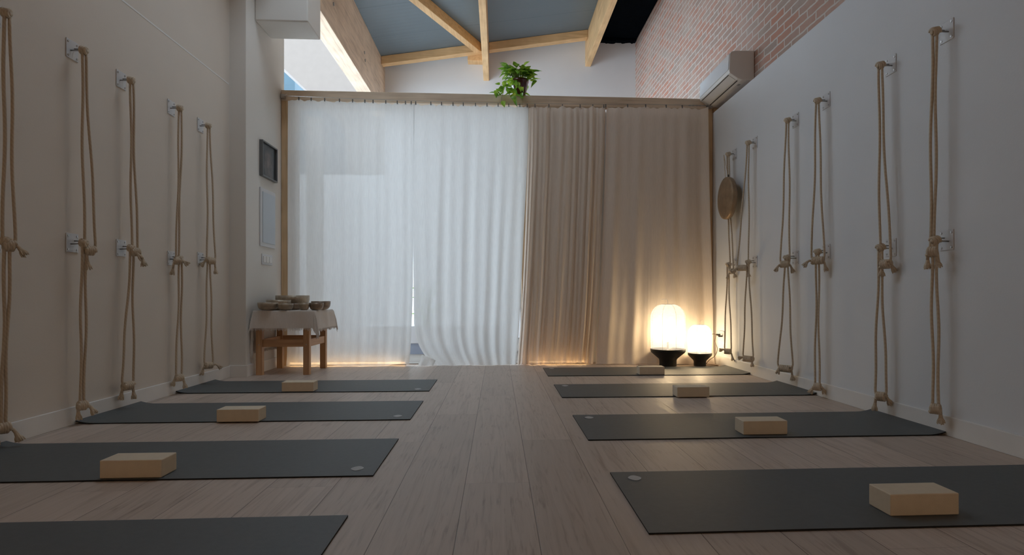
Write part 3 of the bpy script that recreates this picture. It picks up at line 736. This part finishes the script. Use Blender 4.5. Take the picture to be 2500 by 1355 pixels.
def station(side, Y, up_ring, up, lo_ring, lo, nm, seed):
    """up_ring / lo_ring: (px, py) of the eye; up / lo: (pA, pB, py, tails)"""
    xw = XL if side < 0 else XR; sd = 'left' if side < 0 else 'right'
    for lev, rg, st in (('upper', up_ring, up), ('lower', lo_ring, lo)):
        x = x_on_y(rg[0], Y); o_ = 1 if side < 0 else -1
        x = xw + o_ * max(0.075, min(0.15, abs(x - xw)))
        z = z_at(rg[1], x, Y)
        hook(side, Y, z, x, 'white %s hook plate on %s wall, %s' % (lev, sd, nm))
        if st: rope(side, (x - o_ * 0.004, Y), z - 0.004, st[0], st[1], st[2], st[3], 'beige rope on the %s hook of %s wall, %s' % (lev, sd, nm), seed + (lev == 'lower') * 7)
station(-1, 3.17, (8, 30), (6, 38, 600, ((0, 0), (18, 8))), (3, 588), (3, 14, 1045, ((-4, 25), (24, 22))), 'at the left edge of the frame', 11)
station(-1, 3.735, (203, 122), (207, 233, 612, ((6, 40), (0, 0))), (190, 592), (196, 205, 990, ((2, 22), (16, 10))), 'second from the camera', 21)
station(-1, 4.20, (320, 195), (323, 336, 615, ((22, 8), (14, 26))), (306, 605), (287, 326, 942, ((-6, 22), (4, 24))), 'third from the camera', 32)
station(-1, 4.82, (436, 263), (430, 437, 637, ((-6, 28), (10, 0))), (434, 630), (430, 444, 922, ((-6, 8), (8, 18))), 'fourth from the camera', 43)
station(-1, 5.28, (507, 306), (505, 526, 637, ((-18, 4), (3, 26))), (505, 632), (498, 520, 892, ((-12, 14), (18, 0))), 'farthest from the camera', 54)
station(1, 3.162, (2287, 75), (2272, 2280, 615, ((0, 30), (4, 28))), (2292, 585), (2277, 2291, 998, ((0, 0), (2, 22))), 'nearest the camera', 65)
station(1, 3.633, (2155, 158), (2150, 2187, 645, ((0, 16), (14, 6))), (2151, 603), (2137, 2164, 968, ((-6, 26), (18, 6))), 'second from the camera', 76)
station(1, 4.376, (1998, 245), (1981, 2021, 636, ((-22, 4), (8, 18))), (1999, 614), (1990, 2001, 944, ((-8, 6), (20, 6))), 'third from the camera', 87)
station(1, 4.843, (1922, 293), (1905, 1928, 645, ((-14, 8), (14, 12))), (1919, 628), (1899, 1938, 900, ((-2, 2), (4, 20))), 'fourth from the camera', 98)
station(1, 5.629, (1829, 348), (1800, 1827, 654, ((-8, 2), (4, 16))), (1832, 639), (1814, 1847, 876, ((-6, -4), (0, 10))), 'fifth from the camera, beside the gong', 109)
station(1, 6.128, (1780, 376), (1783, 1800, 662, ((-8, 12), (6, 8))), (1779, 645), (1769, 1786, 858, ((-8, -6), (8, 16))), 'farthest from the camera, behind the gong', 120)

# ------------------------------------------------------------------ gong
gx, gy = 2.300, 6.085; gz = z_at(484, gx, gy); GR = 0.214
root = empty('gong', (gx, gy, gz - GR), 'round bronze gong hanging on cords from the farthest right upper hook', 'gong')
bm = bmesh.new(); n = 56
prof = [(0.0, -0.006), (0.05, -0.005), (0.12, 0.0), (0.175, 0.004), (0.200, 0.006), (0.211, 0.012), (GR, 0.022), (GR - 0.001, 0.045), (GR - 0.006, 0.058), (GR - 0.011, 0.058), (GR - 0.008, 0.022), (0.198, 0.012), (0.12, 0.006), (0.0, 0.002)]
rings = []
for r, d in prof:
    if r == 0: rings.append([bm.verts.new((gx + d, gy, gz))]); continue
    rings.append([bm.verts.new((gx + d, gy + r * math.cos(2 * math.pi * k / n), gz + r * math.sin(2 * math.pi * k / n))) for k in range(n)])
for a, b in zip(rings, rings[1:]):
    for k in range(n):
        if len(a) == 1: bm.faces.new((a[0], b[k], b[(k + 1) % n]))
        elif len(b) == 1: bm.faces.new((a[k], b[0], a[(k + 1) % n]))
        else: bm.faces.new((a[k], b[k], b[(k + 1) % n], a[(k + 1) % n]))
bmesh.ops.recalc_face_normals(bm, faces=bm.faces); link('disc', bm, M_GONG, root, smooth=True)
zr = z_at(376, 2.30, 6.128)
for yy, px in ((gy - 0.03, 0.5), (gy + 0.05, 0.5)):
    bm = bmesh.new(); tube(bm, [(2.315, 6.128, zr - 0.01), (gx + 0.035, yy, gz + 0.207), (gx + 0.05, yy, gz + 0.200)], 0.0035, 6); link('cord', bm, M_ROPE, root)
bm = bmesh.new(); tube(bm, [(gx + 0.035, gy - 0.03, gz + 0.205), (gx + 0.035, gy - 0.03, gz + 0.235)], 0.007, 8); link('cord_knot', bm, M_SLOT, root)

# ------------------------------------------------------------------ air conditioner
root = empty('air_conditioner', (2.4, 6.3, 2.87), 'white split air conditioner on the brick wall above the right wall ledge', 'air conditioner')
y0, y1 = 5.87, 6.75
pf = [(2.525, 2.880), (2.525, 3.175), (2.33, 3.170), (2.292, 3.160), (2.278, 3.135), (2.271, 2.972), (2.278, 2.950), (2.360, 2.897), (2.400, 2.884)]
bm = bmesh.new(); prism(bm, [(x, y0, z) for x, z in pf], (0, y1 - y0, 0)); link('body', bm, M_AC, root, bevel=0.006, seg=3)
bm = bmesh.new(); prism(bm, [(2.282, y0 + 0.008, 3.145), (2.272, y0 + 0.008, 3.140), (2.264, y0 + 0.008, 2.985), (2.274, y0 + 0.008, 2.985)], (0, y1 - y0 - 0.024, 0)); link('front_panel', bm, M_ACF, root, bevel=0.003)
def slot(bm, xa, za, xb, zb, t=0.0012):
    d = Vector((xb - xa, 0, zb - za)).normalized(); nrm = Vector((d.z, 0, -d.x)) * t
    if nrm.z > 0: nrm = -nrm
    pts = [Vector((xa, y0 + 0.05, za)) , Vector((xb, y0 + 0.05, zb)), Vector((xb, y0 + 0.05, zb)) + nrm, Vector((xa, y0 + 0.05, za)) + nrm]
    prism(bm, pts, (0, y1 - y0 - 0.1, 0))
bm = bmesh.new(); slot(bm, 2.282, 2.9474, 2.288, 2.9435, 0.0015); link('air_slot', bm, M_SLOT, root)
bm = bmesh.new(); slot(bm, 2.368, 2.8944, 2.378, 2.8911, 0.0015); link('air_slot', bm, M_SLOT, root)
bm = bmesh.new(); slot(bm, 2.292, 2.9409, 2.354, 2.9008, 0.004); link('louver', bm, M_AC, root, bevel=0.001)
bm = B(2.41, 2.435, y0 + 0.12, y0 + 0.16, 2.8800, 2.8835); link('label_plate', bm, M_STEEL, root)

# ------------------------------------------------------------------ lanterns
def lantern(cx, cy, Rr, zb, zt_, foot, power, label, light_name, glow, clear):
    root = empty('floor_lantern', (cx, cy, 0), label, 'lamp', 'glowing floor lanterns')
    bm = bmesh.new()
    prof = [(foot, 0), (foot, 0.048 * Rr / 0.19 + 0.012), (foot * 1.06, zb * 0.42), (Rr * 0.96, zb * 0.80), (Rr, zb * 0.86), (Rr * 1.005, zb), (Rr * 0.95, zb), (Rr * 0.92, zb * 0.9), (0.001, zb * 0.88)]
    lathe(bm, prof, cx, cy, 0, 48); link('base', bm, M_BLACK, root, smooth=True, bevel=0.002)
    bm = bmesh.new(); hh = zt_ - zb; rc = Rr * 0.92; prof = [(Rr * 0.965, 0.001), (Rr * 0.985, hh * 0.25), (Rr * 0.995, hh - rc * 0.88)]
    for k in range(1, 12):
        a = k / 11 * math.pi / 2 * 0.93
        prof.append((Rr * 0.30 + Rr * 0.695 * math.cos(a), hh - rc * 0.88 + rc * 0.88 * math.sin(a) / math.sin(math.pi / 2 * 0.93)))
    prof = [p for p in prof]
    lathe(bm, prof, cx, cy, zb, 64, cap0=False, cap1=False)
    sh = link('shade', bm, paper_mat('lantern_paper', glow, clear), root, smooth=True)
    tr = prof[-1][0]
    bm = bmesh.new(); tube(bm, [(cx + tr * math.cos(a), cy + tr * math.sin(a), zt_) for a in [k * math.pi / 16 for k in range(32)]], 0.0025, 6, closed=True); link('top_ring', bm, M_METAL, root)
    bm = bmesh.new()
    for k in range(8):
        a = k * math.pi / 4 + 0.2
        tube(bm, [(cx + (r + 0.0015) * math.cos(a), cy + (r + 0.0015) * math.sin(a), zb + z) for r, z in prof], 0.0012, 5)
    link('cage_wire', bm, M_METAL, root)
    bm = bmesh.new(); s = Rr / 0.19
    hk = [(cx + 0.05 * s - 0.05, cy, zt_ - 0.0), (cx + 0.05 * s - 0.05, cy, zt_ + 0.040), (cx + 0.04 * s - 0.05, cy, zt_ + 0.053), (cx + 0.01 * s - 0.05, cy, zt_ + 0.058), (cx - 0.02 * s - 0.05, cy, zt_ + 0.055)]
    if Rr < 0.15: hk = [(cx, cy, zt_), (cx + 0.002, cy, zt_ + 0.035), (cx + 0.012, cy, zt_ + 0.05), (cx + 0.03, cy, zt_ + 0.053)]
    tube(bm, hk, 0.002, 6); tube(bm, [(cx - tr, cy, zt_), (cx + tr, cy, zt_)], 0.002, 6); link('handle', bm, M_METAL, root)
    bm = bmesh.new(); tube(bm, [(cx, cy, zb * 0.88), (cx, cy, zb + hh * 0.16)], 0.012, 12); link('lamp_holder', bm, M_METAL, root)
    l = bpy.data.lights.new(light_name, 'POINT'); l.energy = power; l.color = (1.0, 0.73, 0.40); l.shadow_soft_size = 0.045
    lo = bpy.data.objects.new(light_name, l); COL.objects.link(lo); lo.parent = root; lo.location = (0, 0, zb + hh * 0.40)
    return root
lantern(1.838, 6.500, 0.187, 0.185, 0.665, 0.092, BULB_BIG, 'larger glowing white paper floor lantern on a black flared base', 'bulb_light', PAPER_GLOW, 0.60)
lantern(2.187, 6.490, 0.128, 0.140, 0.445, 0.066, BULB_SMALL, 'smaller glowing white paper floor lantern on a black base beside the right wall', 'bulb_light', PAPER_GLOW * 1.4, 0.60)

# outlet and cords
yo = y_on_x(1762, XR)
root = empty('wall_socket', (XR, yo, 0.28), 'white wall socket low on the right wall behind the small lantern', 'socket')
zo = z_at(820, XR, yo)
link('plate', B(XR - 0.010, XR, yo - 0.09, yo + 0.05, zo - 0.055, zo + 0.055), M_METAL, root, bevel=0.003)
bm = bmesh.new(); disc(bm, (XR - 0.010, yo - 0.03, zo), 0.022, (-1, 0, 0), 0.002, 20); link('socket_face', bm, M_METAL, root)
def plugcord(name, pts, plug, label):
    r = empty(name, pts[0], label, 'power cord', 'lantern cords')
    P = [Vector(p) for p in pts]; out = []
    for i in range(len(P) - 1):
        p0, p1, p2, p3 = P[max(i - 1, 0)], P[i], P[i + 1], P[min(i + 2, len(P) - 1)]
        for k in range(8):
            t = k / 8; out.append(0.5 * ((2 * p1) + (-p0 + p2) * t + (2 * p0 - 5 * p1 + 4 * p2 - p3) * t * t + (-p0 + 3 * p1 - 3 * p2 + p3) * t ** 3))
    out.append(P[-1]); bm = bmesh.new(); tube(bm, out, 0.0032, 6); link('cable', bm, M_CORD, r, smooth=True)
    bm = bmesh.new(); tube(bm, plug, 0.009, 8); link('plug', bm, M_SLOT, r)
zf = 0.004
plugcord('power_cord', [(2.375, yo - 0.05, zo), (2.36, yo - 0.03, zo + 0.01), (2.355, yo, zo - 0.06), (2.375, yo - 0.02, zo - 0.14), (2.36, yo + 0.02, zo - 0.22), (2.33, 6.60, 0.05), (2.30, 6.60, zf), (2.36, 6.52, zf), (2.38, 6.46, zf), (2.30, 6.44, zf), (2.25, 6.48, zf)],
         [(2.418, yo - 0.05, zo), (2.375, yo - 0.05, zo)], 'brown cord curling from the socket to the small lantern')
plugcord('power_cord', [(2.375, yo + 0.02, zo + 0.012), (2.34, yo + 0.03, zo + 0.018), (2.31, yo + 0.05, zo - 0.02), (2.28, 6.62, 0.08), (2.20, 6.60, zf), (2.05, 6.59, zf), (1.92, 6.55, zf)],
         [(2.418, yo + 0.02, zo + 0.012), (2.375, yo + 0.02, zo + 0.012)], 'brown cord passing behind the small lantern to the large one')
bm = bmesh.new(); tube(bm, [(1.75, 6.48, 0.006), (1.68, 6.46, 0.006), (1.60, 6.50, 0.005), (1.52, 6.54, 0.005)], 0.0035, 6)
tag(link('inline_cord', bm, M_CORD, smooth=True), 'short dark cable on the floor left of the large lantern', 'power cord')

# ------------------------------------------------------------------ side table with cloth and bowls
tx0, tx1, ty0, ty1 = -2.30, -1.80, 5.965, 6.575; ZT = 0.612
root = empty('side_table', ((tx0 + tx1) / 2, (ty0 + ty1) / 2, 0), 'low pine side table with square legs under a fringed cloth', 'table')
lw = 0.058
for (lx, ly) in ((tx0, ty0), (tx1 - lw, ty0), (tx0, ty1 - lw), (tx1 - lw, ty1 - lw)):
    lg = link('leg', B(lx, lx + lw, ly, ly + lw, 0, ZT - 0.022), M_TABLE, root, bevel=0.003)
    if ly == ty0:
        bm = bmesh.new(); disc(bm, (lx + lw / 2, ly, 0.29), 0.005, (0, -1, 0), 0.002, 10); link('screw', bm, M_STEEL, lg)
link('top', B(tx0 - 0.01, tx1 + 0.01, ty0 - 0.01, ty1 + 0.01, ZT - 0.022, ZT), M_TABLE_X, root, bevel=0.002)
link('rail', B(tx0 + lw, tx1 - lw, ty0 + 0.015, ty0 + 0.04, 0.268, 0.338), M_TABLE_X, root, bevel=0.002)
link('rail', B(tx0 + lw, tx1 - lw, ty1 - 0.04, ty1 - 0.015, 0.275, 0.345), M_TABLE_X, root, bevel=0.002)
link('rail', B(tx0 + 0.015, tx0 + 0.04, ty0 + lw, ty1 - lw, 0.268, 0.338), M_TABLE_Y, root, bevel=0.002)
link('rail', B(tx1 - 0.03, tx1 - 0.008, ty0 + lw, ty1 - lw, 0.268, 0.338), M_TABLE_Y, root, bevel=0.002)
# cloth
cr = empty('tablecloth', ((tx0 + tx1) / 2, (ty0 + ty1) / 2, ZT), 'beige fringed cotton cloth draped over the low side table', 'tablecloth')
bx0, bx1, by0, by1 = tx0 - 0.012, tx1 + 0.052, ty0 - 0.022, ty1 + 0.02
def cloth_pt(x, y):
    qx = min(max(x, bx0), bx1); qy = min(max(y, by0), by1); dx, dy = x - qx, y - qy; d = math.hypot(dx, dy)
    if d < 1e-6: return Vector((x, y, ZT + 0.004 + 0.0015 * noise.noise((x * 14, y * 14, 0))))
    ux, uy = dx / d, dy / d; c = min(1, d / 0.02)
    corner = abs(ux * uy) * 2
    out = 0.010 * c + 0.24 * max(0, d - 0.02) * (0.35 + 0.6 * corner) * (1 if ux > -0.5 else 0.05)
    along = (qy * 1.0 if abs(ux) > abs(uy) else qx)
    out += 0.010 * math.sin(along * 21 + 0.7) * min(1, d / 0.12) * (1 if ux > -0.4 else 0.15)
    # fold at the corner
    ang = math.atan2(uy, ux); out += 0.016 * math.sin(ang * 9) * corner * min(1, d / 0.1)
    out = max(out, 0.006)
    X = qx + ux * out; Y = qy + uy * out
    X = max(X, XP + 0.006); 
    return Vector((X, min(Y, YC - 0.10), ZT + 0.004 - max(0, d - 0.006) * 0.985))
ox0, ox1, oy0, oy1 = 0.40, 0.19, 0.175, 0.12
bm = bmesh.new(); g = []; nu, nv = 84, 84
us = [bx0 - ox0 + (bx1 - bx0 + ox0 + ox1) * i / nu for i in range(nu + 1)]; vs = [by0 - oy0 + (by1 - by0 + oy0 + oy1) * j / nv for j in range(nv + 1)]
for x in us: g.append([bm.verts.new(cloth_pt(x, y)) for y in vs])
for i in range(nu):
    for j in range(nv): bm.faces.new((g[i][j], g[i + 1][j], g[i + 1][j + 1], g[i][j + 1]))
link('cloth', bm, M_TCLOTH, cr, smooth=True)
bm = bmesh.new(); rnd = random.Random(9)
def fringe(pts_out, pts_in):
    for a, b in zip(pts_out, pts_in):
        d = (a - b).normalized(); L = rnd.uniform(0.012, 0.030)
        j = Vector((rnd.uniform(-.25, .25), rnd.uniform(-.25, .25), -0.4)); tube(bm, [a - d * 0.004, a + (d + j * 0.5).normalized() * L * 0.5, a + (d + j).normalized() * L], [0.0022, 0.002, 0.0012], 4)
def lin(a, b, n): return [a + (b - a) * k / n for k in range(n + 1)]
e = 0.01
for k in lin(us[0], us[-1], 170): fringe([cloth_pt(k, vs[0])], [cloth_pt(k, vs[0] + e)])
for k in lin(vs[0], vs[-1], 120): fringe([cloth_pt(us[-1], k)], [cloth_pt(us[-1] - e, k)]); fringe([cloth_pt(us[0], k)], [cloth_pt(us[0] + e, k)])
link('fringe', bm, M_TCLOTH, cr)
# bowls
def bowl(px, y, wpx, hgt, label, mat=None, footr=0.55, lip=0.0):
    x = x_on_y(px, y); s = (x * SN + y * CS) / F; R = wpx * s / 2
    bm = bmesh.new(); t = 0.005; f = footr * R
    prof = [(f * 0.6, 0.002), (f, 0.0), (R * 0.80, hgt * 0.14), (R * 0.94, hgt * 0.38), (R, hgt * 0.72), (R * (1 + lip), hgt), (R * (1 + lip) - t * 1.6, hgt), (R - t, hgt * 0.7), (R * 0.9, hgt * 0.35), (R * 0.7, hgt * 0.17), (f * 0.5, 0.012), (0.001, 0.012)]
    lathe(bm, prof, x, y, ZT + 0.0075, 40)
    o = link('singing_bowl', bm, mat or M_BRONZE, smooth=True, bevel=0.0); tag(o, label, 'bowl', 'bronze bowls on the side table'); return o
bowl(714.5, 6.46, 78, 0.142, 'large bronze bowl standing at the back of the side table', M_BRONZE, 0.75)
bowl(680, 6.195, 57, 0.096, 'mid-sized bowl behind the two front left bowls, left of the large bowl', M_BRONZE)
bowl(783.5, 6.26, 45, 0.084, 'dark bronze bowl farthest right at the back right of the table', M_BRONZE2)
bowl(654, 5.99, 47, 0.074, 'bronze bowl at the front left corner of the side table', M_BRONZE)
bowl(697, 5.985, 36, 0.064, 'small bronze bowl second from left in the front row', M_BRONZE)
bowl(722, 6.22, 32, 0.062, 'small dark bowl in front of the large bowl, between two front bowls', M_BRONZE2)
bowl(742, 5.99, 25, 0.066, 'smallest bronze bowl third from left in the front row', M_BRONZE)
bowl(772.5, 6.05, 34, 0.070, 'brown bowl at the front right of the side table', M_BRONZE2)

# ------------------------------------------------------------------ things on the pier
def pier_box(name, py0, py1, pa, pb, th, label, cat):
    ya, yb = y_on_x(pa, XP), y_on_x(pb, XP)
    za, zb = z_at(py1, XP, ya), z_at(py0, XP, ya)
    r = empty(name, (XP, (ya + yb) / 2, za), label, cat); return r, ya, yb, za, zb
r, ya, yb, za, zb = pier_box('picture_frame', 340, 428, 633, 670, 0.035, 'black framed picture with a faint dark image on the pier side', 'picture frame')
t = 0.014
bm = bmesh.new()
for a in ((ya, yb, zb - t, zb), (ya, yb, za, za + t), (ya, ya + t, za + t, zb - t), (yb - t, yb, za + t, zb - t)): box(bm, XP, XP + 0.035, *a)
link('frame', bm, M_FRAMEG, r, bevel=0.001)
def art_mat():
    m, nt, out = new_mat('dark_print'); b = N(nt, 'ShaderNodeBsdfPrincipled'); nt.links.new(b.outputs[0], out.inputs[0]); b.inputs['Roughness'].default_value = 0.35
    tc = N(nt, 'ShaderNodeTexCoord'); n = N(nt, 'ShaderNodeTexNoise'); n.inputs['Scale'].default_value = 14; n.inputs['Detail'].default_value = 6; nt.links.new(tc.outputs['Object'], n.inputs['Vector'])
    g = N(nt, 'ShaderNodeTexGradient', gradient_type='SPHERICAL'); mp = N(nt, 'ShaderNodeMapping'); mp.inputs['Location'].default_value = (0, 0, -0.75); mp.inputs['Scale'].default_value = (6, 6, 5.0)
    nt.links.new(tc.outputs['Object'], mp.inputs[0]); nt.links.new(mp.outputs[0], g.inputs[0])
    nt.links.new(ramp(nt, mathn(nt, 'MULTIPLY', n.outputs[0], mathn(nt, 'ADD', g.outputs[1], 0.25)), [(0.2, (0.018, 0.024, 0.028)), (0.75, (0.22, 0.17, 0.15))]), b.inputs['Base Color'])
    return m
link('print', B(XP, XP + 0.016, ya + t, yb - t, za + t, zb - t), art_mat(), r)
r, ya, yb, za, zb = pier_box('electrical_panel', 456, 600, 633, 669, 0.02, 'white electrical panel with a flat door on the pier below the picture', 'electrical panel')
link('frame', B(XP, XP + 0.012, ya, yb, za, zb), M_METAL, r, bevel=0.003)
link('door', B(XP + 0.012, XP + 0.017, ya + 0.05, yb - 0.01, za + 0.04, zb - 0.035), M_PANELW, r, bevel=0.002)
r, ya, yb, za, zb = pier_box('light_switch', 619, 645, 638, 663, 0.02, 'white triple light switch on the pier below the electrical panel', 'light switch')
link('plate', B(XP, XP + 0.009, ya, yb, za, zb), M_METAL, r, bevel=0.002)
for k in range(3):
    a = ya + 0.02 + k * (yb - ya - 0.04) / 3
    link('rocker', B(XP + 0.009, XP + 0.015, a + 0.006, a + (yb - ya - 0.04) / 3 - 0.006, za + 0.022, zb - 0.022), M_AC, r, bevel=0.002)

# ------------------------------------------------------------------ potted plant on the frame
pc = Vector((x_on_y(1268, 6.81), 6.81, zt))
root = empty('potted_plant', pc, 'trailing green leafy plant in a dark plum pot on top of the pine rail', 'potted plant')
bm = bmesh.new(); lathe(bm, [(0.065, 0), (0.070, 0.004), (0.088, 0.09), (0.096, 0.145), (0.104, 0.148), (0.106, 0.175), (0.098, 0.176), (0.092, 0.155), (0.001, 0.150)], pc.x, pc.y, pc.z, 40); link('pot', bm, M_POT, root, smooth=True)
rnd = random.Random(12); bm = bmesh.new(); bs = bmesh.new()
def lf(p, d, L):
    leaf(bm, p, d, (rnd.uniform(-.5, .5), -0.5 + rnd.uniform(-.5, .5), 0.8), L, L * rnd.uniform(0.62, 0.8), rnd.uniform(0.1, 0.45))
base = pc + Vector((0, 0, 0.16))
for i in range(135):
    a = rnd.uniform(0, 6.283); el = rnd.uniform(0.1, 1.35); r = rnd.uniform(0.08, 0.185)
    p = base + Vector((math.cos(a) * math.cos(el) * r * 1.05 - 0.015, math.sin(a) * math.cos(el) * r * 0.9, math.sin(el) * r * 0.95 + (0.03 if math.cos(a) < 0 else 0)))
    tube(bs, [base + Vector((math.cos(a) * 0.03, math.sin(a) * 0.03, 0)), (base + p) / 2 + Vector((0, 0, 0.02)), p], 0.0016, 4)
    if math.sin(a) < -0.3 and el < 0.35: continue
    lf(p, (math.cos(a), math.sin(a), rnd.uniform(-0.4, 0.7)), rnd.uniform(0.065, 0.115))
# trailing vines: target points in the photo on a plane just in front of the rail
def vine(pixs, Y, n, L0, L1, spread=0.02):
    P = [base + Vector((-0.02, -0.06, 0.0))] + [Vector((x_on_y(px, Y), Y, z_at(py, x_on_y(px, Y), Y))) for px, py in pixs]
    tube(bs, P, 0.002, 5)
    for i in range(n):
        t = (i + 0.5) / n * (len(P) - 1); k = min(int(t), len(P) - 2); p = P[k].lerp(P[k + 1], t - k) + Vector((rnd.uniform(-1, 1), rnd.uniform(-1, 0.3), rnd.uniform(-1, 1))) * spread
        lf(p, (rnd.uniform(-1, 0.8), rnd.uniform(-0.6, 0.2), rnd.uniform(-1, 0.1)), rnd.uniform(L0, L1))
vine([(1232, 198), (1218, 215), (1206, 232)], 6.68, 13, 0.06, 0.09)
vine([(1240, 205), (1228, 222), (1224, 246)], 6.69, 9, 0.06, 0.085)
vine([(1245, 212), (1252, 228), (1266, 236)], 6.66, 9, 0.08, 0.12)
vine([(1270, 205), (1278, 222), (1280, 236)], 6.66, 8, 0.055, 0.085)
vine([(1240, 170), (1228, 158)], 6.75, 3, 0.07, 0.09)
vine([(1290, 172), (1302, 182), (1308, 198)], 6.75, 7, 0.07, 0.10)
link('foliage', bm, M_LEAF, root, smooth=True); link('stems', bs, M_STEM, root)
